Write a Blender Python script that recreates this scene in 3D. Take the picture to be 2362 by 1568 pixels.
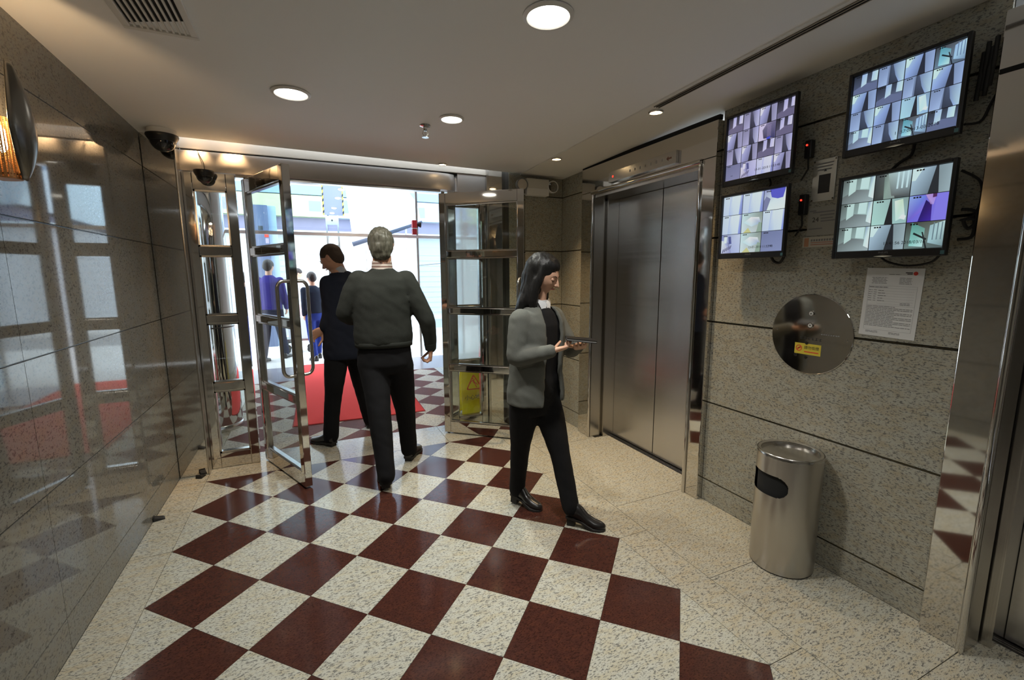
import bpy, bmesh, math, random
from mathutils import Vector, Matrix, noise
random.seed(7)
for o in list(bpy.data.objects):
    bpy.data.objects.remove(o, do_unlink=True)
SC = bpy.context.scene
COL = SC.collection

# ------------------------------------------------------------------ camera, sky, exposure
cam_data = bpy.data.cameras.new('camera')
cam_data.sensor_width = 36.0
cam_data.lens = 1032.3 / 2362 * 36.0
cam_data.clip_start = 0.02
cam = bpy.data.objects.new('camera', cam_data)
COL.objects.link(cam)
cam.location = (0.536, -2.548, 1.472)
PITCH, ROLL, YAW = -0.1475, 0.0051, -0.4239
Rb = Matrix.Rotation(YAW, 3, 'Z') @ Matrix.Rotation(PITCH, 3, 'X') @ Matrix.Rotation(ROLL, 3, 'Y')
cam.rotation_euler = (Rb @ Matrix.Rotation(math.pi / 2, 3, 'X')).to_euler()
SC.camera = cam

world = bpy.data.worlds.new('sky')
SC.world = world
world.use_nodes = True
wb = world.node_tree.nodes['Background']
wb.inputs[0].default_value = (0.82, 0.91, 1.0, 1)
wb.inputs[1].default_value = 7.0

SC.view_settings.view_transform = 'Standard'
SC.view_settings.look = 'None'
SC.view_settings.exposure = -0.12
SC.view_settings.gamma = 1.0
SC.view_settings.use_curve_mapping = False

# ------------------------------------------------------------------ mesh helpers
class MB:
    """collects shapes; built as one mesh"""
    def __init__(s):
        s.v = []; s.f = []; s.m = []; s.c = []
        s.mi = 0
    def add(s, vs, fs):
        k = len(s.v)
        s.v += [tuple(v) for v in vs]
        s.f += [tuple(i + k for i in f) for f in fs]
        s.m += [s.mi] * len(fs)
        return s
    def box(s, x0, x1, y0, y1, z0, z1):
        x0, x1 = min(x0, x1), max(x0, x1); y0, y1 = min(y0, y1), max(y0, y1); z0, z1 = min(z0, z1), max(z0, z1)
        return s.add([(x0,y0,z0),(x1,y0,z0),(x1,y1,z0),(x0,y1,z0),(x0,y0,z1),(x1,y0,z1),(x1,y1,z1),(x0,y1,z1)],
                     [(0,3,2,1),(4,5,6,7),(0,1,5,4),(1,2,6,5),(2,3,7,6),(3,0,4,7)])
    def prism(s, poly, h0, h1, axis='z'):
        n = len(poly)
        def P(a, b, h):
            return {'z': (a, b, h), 'x': (h, a, b), 'y': (a, h, b)}[axis]
        vs = [P(a, b, h0) for a, b in poly] + [P(a, b, h1) for a, b in poly]
        fs = [tuple(range(n))[::-1], tuple(range(n, 2 * n))] + [(i, (i+1) % n, n + (i+1) % n, n + i) for i in range(n)]
        return s.add(vs, fs)
    def loft(s, secs, cap=True):
        n = len(secs[0]); vs = [p for q in secs for p in q]; fs = []
        for k in range(len(secs) - 1):
            for i in range(n):
                fs.append((k*n+i, k*n+(i+1) % n, (k+1)*n+(i+1) % n, (k+1)*n+i))
        if cap:
            fs.append(tuple(range(n))[::-1]); fs.append(tuple((len(secs)-1)*n + i for i in range(n)))
        return s.add(vs, fs)
    def lathe(s, prof, c=(0,0,0), n=32, axis='z'):
        secs = []
        for r, h in prof:
            ring = []
            for i in range(n):
                a = 2*math.pi*i/n
                if axis == 'z': p = (c[0]+r*math.cos(a), c[1]+r*math.sin(a), c[2]+h)
                elif axis == 'x': p = (c[0]+h, c[1]+r*math.cos(a), c[2]+r*math.sin(a))
                else: p = (c[0]+r*math.sin(a), c[1]+h, c[2]+r*math.cos(a))
                ring.append(p)
            secs.append(ring)
        return s.loft(secs)
    def tube(s, pts, rad, n=10, ea=1.0):
        pts = [Vector(p) for p in pts]
        if not hasattr(rad, '__len__'): rad = [rad]*len(pts)
        secs = []; u = None
        for i, p in enumerate(pts):
            t = (pts[min(i+1, len(pts)-1)] - pts[max(i-1, 0)])
            if t.length < 1e-9: t = Vector((0,0,1))
            t.normalize()
            if u is None:
                u = Vector((0,0,1)) if abs(t.z) < .9 else Vector((1,0,0))
            u = (u - t*u.dot(t)).normalized(); w = t.cross(u)
            secs.append([p + (u*math.cos(a)*rad[i] + w*math.sin(a)*rad[i]*ea) for a in [2*math.pi*k/n for k in range(n)]])
        return s.loft(secs)
    def sphere(s, c, r, n=14, m=9, R=None):
        if not hasattr(r, '__len__'): r = (r, r, r)
        c = Vector(c); vs = []; fs = []
        def put(x, y, z):
            q = Vector((x*r[0], y*r[1], z*r[2]))
            if R is not None: q = R @ q
            vs.append(c + q)
        put(0,0,1)
        for j in range(1, m):
            b = math.pi*j/m
            for i in range(n):
                a = 2*math.pi*i/n; put(math.sin(b)*math.cos(a), math.sin(b)*math.sin(a), math.cos(b))
        put(0,0,-1)
        for i in range(n):
            fs.append((0, 1+i, 1+(i+1) % n))
            for j in range(m-2):
                fs.append((1+j*n+i, 1+(j+1)*n+i, 1+(j+1)*n+(i+1) % n, 1+j*n+(i+1) % n))
            fs.append((len(vs)-1, 1+(m-2)*n+(i+1) % n, 1+(m-2)*n+i))
        return s.add(vs, fs)
    def xf(s, M):
        s.v = [tuple(M @ Vector(v)) for v in s.v]; return s

def mesh_of(mb, name='mesh'):
    me = bpy.data.meshes.new(name)
    me.from_pydata(mb.v, [], mb.f)
    me.update()
    return me

def fix_normals(me):
    bm = bmesh.new(); bm.from_mesh(me)
    bmesh.ops.recalc_face_normals(bm, faces=bm.faces)
    bm.to_mesh(me); bm.free()

def smooth_by_angle(me, deg):
    me.polygons.foreach_set('use_smooth', [True]*len(me.polygons))
    if deg < 180:
        try: me.set_sharp_from_angle(angle=math.radians(deg))
        except Exception: pass

def obj(name, mb, mat, parent=None, smooth=None, world=True, bevel=0, fix=True):
    """one mesh object; mb in world coordinates (moved into the parent's frame) unless world=False"""
    if isinstance(mb, MB) and parent is not None and world:
        M = parent_inv(parent)
        mb.v = [tuple(M @ Vector(v)) for v in mb.v]
    me = mesh_of(mb, name) if isinstance(mb, MB) else mb
    if isinstance(mb, MB):
        if fix: fix_normals(me)
    mats = mat if isinstance(mat, (list, tuple)) else [mat]
    if isinstance(mb, MB) or len(me.materials) == 0:
        for m in mats: me.materials.append(m)
    if isinstance(mb, MB) and len(mats) > 1:
        me.polygons.foreach_set('material_index', mb.m)
    if smooth is not None: smooth_by_angle(me, smooth)
    o = bpy.data.objects.new(name, me); COL.objects.link(o)
    if parent is not None: o.parent = parent
    if bevel:
        b = o.modifiers.new('bevel', 'BEVEL'); b.width = bevel; b.segments = 2; b.limit_method = 'ANGLE'
    return o

def local_matrix(o):
    return Matrix.Translation(o.location) @ o.rotation_euler.to_matrix().to_4x4()
def parent_inv(o):
    M = Matrix.Identity(4)
    while o is not None:
        M = local_matrix(o) @ M; o = o.parent
    return M.inverted()

def tag(o, label=None, cat=None, group=None, kind=None):
    if label: o['label'] = label
    if cat: o['category'] = cat
    if group: o['group'] = group
    if kind: o['kind'] = kind
    return o

def thing(name, label, cat, loc=(0,0,0), rz=0.0, group=None, kind=None):
    o = bpy.data.objects.new(name, None); COL.objects.link(o)
    o.empty_display_size = .05
    o.location = loc; o.rotation_euler = (0, 0, rz)
    return tag(o, label, cat, group, kind)

def struct(name, mb, mat, label=None, cat=None, **k):
    o = obj(name, mb, mat, **k); return tag(o, label, cat, None, 'structure')

DG = None
def evaluated_mesh(o):
    dg = bpy.context.evaluated_depsgraph_get(); dg.update()
    return bpy.data.meshes.new_from_object(o.evaluated_get(dg))

def text_mb(s, size, align='CENTER', thick=0.0006, spacing=1.0):
    """flat lettering in the XY plane, facing +Z"""
    cu = bpy.data.curves.new('lettering', 'FONT'); cu.body = s; cu.size = size
    cu.align_x = align; cu.align_y = 'CENTER'; cu.extrude = thick/2; cu.space_character = spacing
    cu.resolution_u = 3
    t = bpy.data.objects.new('lettering_tmp', cu); COL.objects.link(t)
    me = evaluated_mesh(t)
    mb = MB(); mb.add([v.co for v in me.vertices], [tuple(p.vertices) for p in me.polygons])
    bpy.data.objects.remove(t, do_unlink=True); bpy.data.meshes.remove(me)
    return mb

# maps flat (u right, v up, n out) drawings onto planes
def on_wall_right(x, y, z):      # plane facing -X; u runs towards -Y
    return Matrix(((0,0,-1,x),(-1,0,0,y),(0,1,0,z),(0,0,0,1)))
def on_plane_y(x, y, z):         # plane facing -Y; u runs towards +X
    return Matrix(((1,0,0,x),(0,0,-1,y),(0,1,0,z),(0,0,0,1)))

def remeshed(mb, voxel, smooth=6, fac=.5):
    me = mesh_of(mb); fix_normals(me)
    o = bpy.data.objects.new('tmp', me); COL.objects.link(o)
    r = o.modifiers.new('r', 'REMESH'); r.mode = 'VOXEL'; r.voxel_size = voxel; r.use_smooth_shade = True
    if smooth:
        s = o.modifiers.new('s', 'SMOOTH'); s.iterations = smooth; s.factor = fac
    out = evaluated_mesh(o)
    bpy.data.objects.remove(o, do_unlink=True); bpy.data.meshes.remove(me)
    out.polygons.foreach_set('use_smooth', [True]*len(out.polygons))
    return out

# ------------------------------------------------------------------ materials
MATS = {}
def new_mat(name):
    m = bpy.data.materials.new(name); m.use_nodes = True; MATS[name] = m
    return m, m.node_tree.nodes, m.node_tree.links, m.node_tree.nodes['Principled BSDF']

def plain(name, rgb, rough=.5, metal=0.0, spec=.5, emit=None, estr=0.0, coat=0.0, bump=0.0, bscale=80, vary=0.0):
    m, N, L, p = new_mat(name)
    p.inputs['Base Color'].default_value = (*rgb, 1); p.inputs['Roughness'].default_value = rough
    p.inputs['Metallic'].default_value = metal; p.inputs['Specular IOR Level'].default_value = spec
    p.inputs['Coat Weight'].default_value = coat
    if emit:
        p.inputs['Emission Color'].default_value = (*emit, 1); p.inputs['Emission Strength'].default_value = estr
    if bump or vary:
        g = N.new('ShaderNodeNewGeometry'); t = N.new('ShaderNodeTexNoise')
        t.inputs['Scale'].default_value = bscale; t.inputs['Detail'].default_value = 4
        L.new(g.outputs['Position'], t.inputs['Vector'])
        if bump:
            b = N.new('ShaderNodeBump'); b.inputs['Strength'].default_value = bump; b.inputs['Distance'].default_value = .004
            L.new(t.outputs['Fac'], b.inputs['Height']); L.new(b.outputs['Normal'], p.inputs['Normal'])
        if vary:
            mx = N.new('ShaderNodeMix'); mx.data_type = 'RGBA'
            mx.inputs[6].default_value = (*[c*(1-vary) for c in rgb], 1); mx.inputs[7].default_value = (*[min(1, c*(1+vary)) for c in rgb], 1)
            L.new(t.outputs['Fac'], mx.inputs[0]); L.new(mx.outputs[2], p.inputs['Base Color'])
    return m

def granite(name, base, dark, warm, rough, sc, spec=.5, dark_amt=.40, bump=0.0):
    """speckled stone; the grain differs from slab to slab"""
    m, N, L, p = new_mat(name)
    g = N.new('ShaderNodeNewGeometry'); oi = N.new('ShaderNodeObjectInfo')
    off = N.new('ShaderNodeVectorMath'); off.operation = 'SCALE'; off.inputs[0].default_value = (7.3, 3.1, 5.7)
    L.new(oi.outputs['Random'], off.inputs['Scale'])
    ad = N.new('ShaderNodeVectorMath'); L.new(g.outputs['Position'], ad.inputs[0]); L.new(off.outputs[0], ad.inputs[1])
    ms = N.new('ShaderNodeVectorMath'); ms.operation = 'MULTIPLY'; ms.inputs[1].default_value = sc
    L.new(ad.outputs[0], ms.inputs[0])
    def nz(scale, det, src):
        t = N.new('ShaderNodeTexNoise'); t.inputs['Scale'].default_value = scale; t.inputs['Detail'].default_value = det
        t.inputs['Roughness'].default_value = .6
        L.new(src, t.inputs['Vector']); return t.outputs['Fac']
    def ramp(src, a, b):
        r = N.new('ShaderNodeMapRange'); r.inputs[1].default_value = a; r.inputs[2].default_value = b
        L.new(src, r.inputs[0]); return r.outputs[0]
    def mix(fac, a, b):
        x = N.new('ShaderNodeMix'); x.data_type = 'RGBA'; L.new(fac, x.inputs[0])
        for k, c in ((6, a), (7, b)):
            if isinstance(c, tuple): x.inputs[k].default_value = (*c, 1)
            else: L.new(c, x.inputs[k])
        return x.outputs[2]
    c = mix(ramp(nz(.35, 3, ms.outputs[0]), .42, .66), base, warm)
    c = mix(ramp(nz(1.6, 3, ms.outputs[0]), dark_amt + .06, dark_amt - .03), c, tuple(.5*d + .25*b for d, b in zip(dark, base)))
    c = mix(ramp(nz(2.7, 2, ms.outputs[0]), dark_amt - .02, dark_amt - .06), c, dark)
    L.new(c, p.inputs['Base Color'])
    p.inputs['Roughness'].default_value = rough; p.inputs['Specular IOR Level'].default_value = spec
    if bump:
        b = N.new('ShaderNodeBump'); b.inputs['Strength'].default_value = bump; b.inputs['Distance'].default_value = .002
        L.new(nz(2.0, 2, ms.outputs[0]), b.inputs['Height']); L.new(b.outputs['Normal'], p.inputs['Normal'])
    return m

def brushed(name, rgb, rough, sc, bump=.15):
    m, N, L, p = new_mat(name)
    p.inputs['Base Color'].default_value = (*rgb, 1); p.inputs['Metallic'].default_value = 1
    g = N.new('ShaderNodeNewGeometry'); ms = N.new('ShaderNodeVectorMath'); ms.operation = 'MULTIPLY'; ms.inputs[1].default_value = sc
    L.new(g.outputs['Position'], ms.inputs[0])
    t = N.new('ShaderNodeTexNoise'); t.inputs['Scale'].default_value = 1; t.inputs['Detail'].default_value = 3
    L.new(ms.outputs[0], t.inputs['Vector'])
    r = N.new('ShaderNodeMapRange'); r.inputs[1].default_value = .3; r.inputs[2].default_value = .7
    r.inputs[3].default_value = rough*.92; r.inputs[4].default_value = rough*1.08
    L.new(t.outputs['Fac'], r.inputs[0]); L.new(r.outputs[0], p.inputs['Roughness'])
    b = N.new('ShaderNodeBump'); b.inputs['Strength'].default_value = bump; b.inputs['Distance'].default_value = .0015
    L.new(t.outputs['Fac'], b.inputs['Height']); L.new(b.outputs['Normal'], p.inputs['Normal'])
    return m

def glass(name, tint=(.93,.97,.97), ior=1.5, rough=0.0, boost=1.0):
    m = bpy.data.materials.new(name); m.use_nodes = True; N = m.node_tree.nodes; L = m.node_tree.links
    for n in list(N): N.remove(n)
    out = N.new('ShaderNodeOutputMaterial'); tr = N.new('ShaderNodeBsdfTransparent'); gl = N.new('ShaderNodeBsdfGlossy')
    tr.inputs[0].default_value = (*tint, 1); gl.inputs['Roughness'].default_value = rough
    lw = N.new('ShaderNodeLayerWeight'); lw.inputs[0].default_value = .5; mx = N.new('ShaderNodeMixShader')
    pw = N.new('ShaderNodeMath'); pw.operation = 'POWER'; pw.inputs[1].default_value = 5; L.new(lw.outputs['Facing'], pw.inputs[0])
    f0 = ((ior-1)/(ior+1))**2
    ma = N.new('ShaderNodeMath'); ma.operation = 'MULTIPLY_ADD'; ma.inputs[1].default_value = 1-f0; ma.inputs[2].default_value = f0; L.new(pw.outputs[0], ma.inputs[0])
    L.new(ma.outputs[0], mx.inputs[0]); L.new(tr.outputs[0], mx.inputs[1]); L.new(gl.outputs[0], mx.inputs[2])
    L.new(mx.outputs[0], out.inputs[0]); MATS[name] = m
    return m

G_BASE, G_DARK, G_WARM = (.455,.455,.395), (.08,.082,.086), (.44,.41,.31)
m_floor = granite('granite floor', G_BASE, G_DARK, G_WARM, .15, (40, 105, 105), .33, .405)
m_slab = granite('granite border', (.43,.415,.345), G_DARK, (.43,.38,.27), .16, (40, 105, 105), .33, .400)
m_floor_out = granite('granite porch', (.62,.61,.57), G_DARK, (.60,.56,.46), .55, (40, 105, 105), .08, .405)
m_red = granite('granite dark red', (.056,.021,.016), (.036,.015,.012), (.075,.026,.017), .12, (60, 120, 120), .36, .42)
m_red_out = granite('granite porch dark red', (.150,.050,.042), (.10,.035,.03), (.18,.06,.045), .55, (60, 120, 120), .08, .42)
m_wall = granite('granite wall', (.37,.36,.30), (.085,.085,.085), (.355,.315,.225), .36, (80, 42, 105), .4, .402)
m_polish = granite('granite polished', (.195,.187,.163), (.085,.08,.072), (.20,.18,.14), .045, (60, 45, 68), .5, .395)
m_grout = plain('grout', (.05,.045,.035), .7)
m_bead = plain('brass joint bead', (.16,.14,.09), .25, .9)
m_ceil = plain('ceiling paint', (.88,.875,.87), .8, bump=.02, bscale=300)
m_ceil2 = plain('ceiling strip light tint', (.78,.75,.69), .8)  # warm light on the strip is put into its colour
m_mirror = plain('polished steel', (.66,.64,.61), .05, 1.0)
m_satin = plain('satin steel', (.55,.53,.50), .22, 1.0)
m_header = plain('header paint', (.46,.43,.40), .38, .25)
m_brush_h = brushed('brushed steel horizontal', (.60,.59,.58), .25, (1.2, 1.2, 60), .01)
m_brush_v = brushed('brushed steel vertical', (.56,.54,.51), .20, (330, 330, 2.5), .10)
m_darksteel = plain('dark steel', (.10,.095,.09), .3, .9)
m_black = plain('black plastic', (.012,.012,.013), .35)
m_rubber = plain('black rubber', (.015,.014,.013), .7)
m_void = plain('dark void', (.006,.006,.006), .9)
m_glass = glass('clear glass')
m_glass_b = glass('facade glass', (.80,.88,.93), 1.6)
m_carpet = plain('red carpet', (.74,.085,.085), .95, bump=.6, bscale=400, vary=.25, spec=.1)
m_white = plain('white plastic', (.72,.70,.66), .45)
m_paper = plain('paper', (.72,.72,.70), .8)
m_ink = plain('black ink', (.03,.03,.03), .7)
m_inkgrey = plain('grey ink', (.22,.22,.22), .8)
m_inkred = plain('red ink', (.65,.05,.03), .7)
m_yellow, _N, _L, _p = new_mat('yellow plastic')
_p.inputs['Base Color'].default_value = (.93,.80,.02,1); _p.inputs['Roughness'].default_value = .45
_t = _N.new('ShaderNodeBsdfTranslucent'); _t.inputs[0].default_value = (.95,.82,.03,1)
_m = _N.new('ShaderNodeMixShader'); _m.inputs[0].default_value = .55
_L.new(_p.outputs[0], _m.inputs[1]); _L.new(_t.outputs[0], _m.inputs[2]); _L.new(_m.outputs[0], _N['Material Output'].inputs[0])
m_orange = plain('red orange print', (.80,.10,.02), .6)
m_lens = plain('lamp lens white', (.9,.9,.9), .4, emit=(1,.97,.88), estr=9)
m_lens_g = plain('lamp lens greenish', (.9,.9,.9), .4, emit=(.97,1,.86), estr=9)
m_halo = plain('halogen lens', (.9,.8,.6), .3, emit=(1,.72,.38), estr=16)
m_ledred = plain('red led', (.8,.02,.01), .4, emit=(1,.04,.02), estr=2.2)
m_porch = plain('porch lens', (.9,.8,.6), .3, emit=(1,.78,.5), estr=45)
m_smoke = plain('smoked dome', (.01,.01,.012), .06, coat=.6)
m_copper = plain('lit perforated copper', (.62,.30,.12), .35, .7)
m_bronze = plain('bronze steel', (.24,.23,.21), .26, .9)

def lamp(name, kind, loc, energy, color, parent=None, **k):
    d = bpy.data.lights.new(name, kind); d.energy = energy; d.color = color
    for a, b in k.items():
        if a != 'rot': setattr(d, a, b)
    o = bpy.data.objects.new(name, d); COL.objects.link(o)
    o.location = loc; o.rotation_euler = k.get('rot', (0,0,0))
    if parent is not None:
        o.parent = parent; o.location = parent_inv(parent) @ Vector(loc)
    return o

# ------------------------------------------------------------------ measures (metres)
S = 0.32; H2 = S*math.sqrt(.5)          # tile side, half diagonal
XL, XR = -0.411, 2.81                   # left and right wall faces
YD = 1.38                               # plane of the entrance doors
ROWS = [0.0, 0.142, 0.655, 1.17, 1.68, 2.185]
def zc(x, y): return 2.425 - .011*x - .024*y      # ceiling falls a little to the doors
# ------------------------------------------------------------------ floor: slab and single tiles
floor = struct('floor', MB().box(-.9, 3.3, -4.0, 5.35, -.09, -.006), m_grout, 'polished granite floor in a cream and dark red checker', 'floor')

def clip(poly, axis, lim, keep_less):
    out = []
    for i in range(len(poly)):
        a, b = poly[i], poly[(i+1) % len(poly)]
        ia = (a[axis] <= lim + 1e-9) if keep_less else (a[axis] >= lim - 1e-9)
        ib = (b[axis] <= lim + 1e-9) if keep_less else (b[axis] >= lim - 1e-9)
        if ia: out.append(a)
        if ia != ib:
            t = (lim - a[axis])/(b[axis] - a[axis]); out.append((a[0]+t*(b[0]-a[0]), a[1]+t*(b[1]-a[1])))
    res = []
    for q in out:
        if not res or (abs(q[0]-res[-1][0]) + abs(q[1]-res[-1][1])) > 1e-6: res.append(q)
    if len(res) > 1 and abs(res[0][0]-res[-1][0]) + abs(res[0][1]-res[-1][1]) < 1e-6: res.pop()
    return res

TILE_MESH = {}
def checker(x0, x1, y0, y1, md, ml):
    """tiles laid on the diagonal between the limits (in half diagonals)"""
    for b in range(y0 - 1, y1 + 2):
        for a in range(x0 - 1, x1 + 2):
            if (a + b) % 2 == 0: continue
            dark = a % 2 == 0
            h = 1 - .0012/H2
            poly = [(a-h, b), (a, b-h), (a+h, b), (a, b+h)]
            e = .0008/H2
            for ax, lim, less in ((0, x0+e, False), (0, x1-e, True), (1, y0+e, False), (1, y1-e, True)):
                if poly: poly = clip(poly, ax, lim, less)
            if len(poly) < 3: continue
            area = abs(sum(poly[i][0]*poly[(i+1) % len(poly)][1] - poly[(i+1) % len(poly)][0]*poly[i][1] for i in range(len(poly))))/2
            if area < .02: continue
            key = (md.name, dark, tuple((round(p[0]-a, 3), round(p[1]-b, 3)) for p in poly))
            if key not in TILE_MESH:
                mb = MB().prism([((p[0]-a)*H2, (p[1]-b)*H2) for p in poly], -.006, 0)
                me = mesh_of(mb, 'tile'); fix_normals(me); me.materials.append(md if dark else ml)
                TILE_MESH[key] = me
            o = bpy.data.objects.new('tile', TILE_MESH[key]); COL.objects.link(o)
            o.parent = floor; o.location = (a*H2, b*H2, 0)
checker(-1, 9, -13, 5, m_red, m_floor)
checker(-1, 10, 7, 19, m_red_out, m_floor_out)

def slab(x0, x1, y0, y1, mat=None):
    g = .0015
    return obj('slab', MB().box(x0+g, x1-g, y0+g, y1-g, -.006, 0), mat or m_slab, floor)
YB = [-3.394, -2.489, -1.584, -.679, .2263, 1.1314]
for a, b in zip(YB, YB[1:]):
    slab(XL, -H2, a, b)
    slab(9*H2, 2.225, a, b)
XB = [XL, -H2, .679, 1.584, 2.25]
for a, b in zip(XB, XB[1:]): slab(a, b, 1.1314, 1.5840)
RB = [-4.0, -2.98, -1.85, -1.133, -.389, .68, 1.131]
for a, b in zip(RB, RB[1:]):
    slab(2.225, 2.955 if (a in (-.389, -2.98)) else 2.81, a, b)
slab(2.25, 2.81, 1.131, 1.30)
for a, b in ((1.584, 2.489), (2.489, 3.394), (3.394, 4.3)):
    slab(-.80, -H2, a, b); slab(10*H2, 2.7, a, b)
slab(-.85, 3.0, 4.3, 5.34, plain('grey kerb stone', (.30,.29,.33), .25))

# ------------------------------------------------------------------ stone walls, each slab its own piece
def stone_wall(name, label, cat, face, back, spans, rows, mat, axis, gap=.007, depth=.012, bead=None, top=2.44):
    """face: coordinate of the finished face; back: coordinate of the backing's rear; axis 'x' for walls along Y"""
    lo, hi = min(s[0] for s in spans), max(s[1] for s in spans)
    inner = face + (depth if back > face else -depth)
    mb = MB()
    if axis == 'x': mb.box(inner, back, lo, hi, 0, top)
    else: mb.box(lo, hi, inner, back, 0, top)
    w = struct(name, mb, m_grout, label, cat)
    rr = rows + [top - .004]
    for a, b in spans:
        for z0, z1 in zip(rr, rr[1:]):
            q = MB(); g = gap/2
            zz0 = z0 + (g if z0 > 0 else .001); zz1 = z1 - g
            if axis == 'x': q.box(inner, face, a+g*.35, b-g*.35, zz0, zz1)
            else: q.box(a+g*.35, b-g*.35, inner, face, zz0, zz1)
            obj('panel', q, mat, w)
    if bead:
        for z in rows[1:]:
            q = MB()
            for a, b in spans:
                xm = face + (.006 if back > face else -.006)
                if axis == 'x': q.tube([(xm, a+.002, z), (xm, b-.002, z)], .0028, 6)
                else: q.tube([(a+.002, xm, z), (b-.002, xm, z)], .0028, 6)
            obj('joint_bead', q, bead, w, smooth=60)
    return w

stone_wall('wall_left', 'polished grey granite wall reflecting the entrance', 'wall', XL, XL-.15,
           [(-4.0, -1.95), (-1.95, -.39), (-.39, 1.27)], ROWS, m_polish, 'x', .006, bead=plain('dark joint bead', (.08,.075,.07), .25, .8))
stone_wall('wall_right', 'speckled beige granite wall carrying the security monitors', 'wall', XR, XR+.15,
           [(-1.72, -.535)], ROWS, m_wall, 'x', .011, bead=m_bead)
stone_wall('wall_corner', 'narrow granite wall between the elevator and the corner', 'wall', XR, XR+.15,
           [(.892, 1.30)], ROWS, m_wall, 'x', .009, bead=m_bead)
stone_wall('wall_front', 'granite wall beside the entrance under the emergency light', 'wall', 1.30, 1.55,
           [(2.25, XR)], ROWS, m_wall, 'y', .009, bead=m_bead)
stone_wall('wall_near', 'granite wall past the second elevator', 'wall', XR, XR+.15, [(-4.0, -3.13)], ROWS, m_wall, 'x', .009)
struct('wall_fill', MB().box(XR+.013, XR+.30, 1.29, 1.56, 0, 2.56).box(XL-.15, XL-.013, 1.271, 1.46, 0, 2.56), m_grout)  # unseen blocks added behind both corners to stop daylight leaking in
struct('wall_back', MB().box(-.56, 3.2, -4.15, -4.0, 0, 2.5), plain('back wall stone', (.55,.52,.45), .3))

# mirror-polished returns that flank the door frame
r1 = thing('trim_1', 'polished steel return between the granite wall and the door frame', 'trim', (-.32, 1.27, 0), kind='structure')
obj('face_plate', MB().box(XL+.001, -.232, 1.27, 1.40, .001, 2.40), m_mirror, r1, bevel=.003)
obj('edge_strip', MB().box(-.2315, -.222, 1.262, 1.40, .001, 2.36), m_satin, r1, bevel=.002)
r2 = thing('trim_2', 'polished steel pier between the glass panel and the granite wall', 'trim', (2.12, 1.40, 0), kind='structure')
obj('face_plate', MB().box(2.085, 2.249, 1.385, 1.53, .001, 2.40), m_mirror, r2, bevel=.003)
obj('edge_strip', MB().box(2.062, 2.084, 1.375, 1.53, .001, 2.40), m_satin, r2, bevel=.002)

# ------------------------------------------------------------------ ceiling
def ceil_slab(x0, x1, y0, y1, drop=0.0, th=.06):
    q = [(x0,y0),(x1,y0),(x1,y1),(x0,y1)]
    return MB().add([(x, y, zc(x,y)-drop) for x, y in q] + [(x, y, zc(x,y)-drop+th) for x, y in q],
                    [(0,1,2,3),(7,6,5,4),(0,4,5,1),(1,5,6,2),(2,6,7,3),(3,7,4,0)])
ceil = struct('ceiling', ceil_slab(-.56, 3.25, -4.15, 1.285), m_ceil, 'flat painted ceiling with recessed downlights', 'ceiling')
obj('ceiling_strip', ceil_slab(2.36, 3.2, -4.1, 1.30, .008, .012), m_ceil2, ceil)
# bulkhead, shadow gap and header over the doors
hd = thing('trim_3', 'long satin metal header over the glass entrance doors', 'header', (.8, YD, 2.2), kind='structure')
prof = [(1.362, 2.196), (1.352, 2.212), (1.350, 2.30), (1.362, 2.332), (1.50, 2.332), (1.50, 2.196)]
mbh = MB()
secs = []
for x, k in ((-.222, 0), (1.60, 0), (1.70, .012), (1.76, .04), (1.785, .085)):
    secs.append([(x, y + k*(1 if y < 1.45 else 0), z) for y, z in prof])
mbh.loft(secs)
obj('header_box', mbh, m_header, hd, smooth=50)
obj('shadow_gap', MB().box(-.222, 1.80, 1.42, 1.50, 2.3325, 2.350), m_void, hd)
obj('bulkhead', MB().box(-.222, 2.249, 1.395, 1.52, 2.352, 2.52), plain('bulkhead paint', (.58,.52,.44), .6), hd)
obj('end_panel', MB().box(1.80, 2.249, 1.41, 1.52, 2.10, 2.350), m_header, hd)
obj('slot_roof', MB().box(-.56, 3.0, 1.27, 1.60, 2.53, 2.56), m_void, hd)
obj('door_stop_bar', MB().box(.10, 1.64, 1.40, 1.47, 2.178, 2.195), m_satin, hd)

# dark shadow joint along the top of the right-hand wall
obj('shadow_joint', MB().box(2.775, 2.80, -.535, .90, 2.352, zc(2.81,.2)-.009), m_void, ceil)

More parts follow.
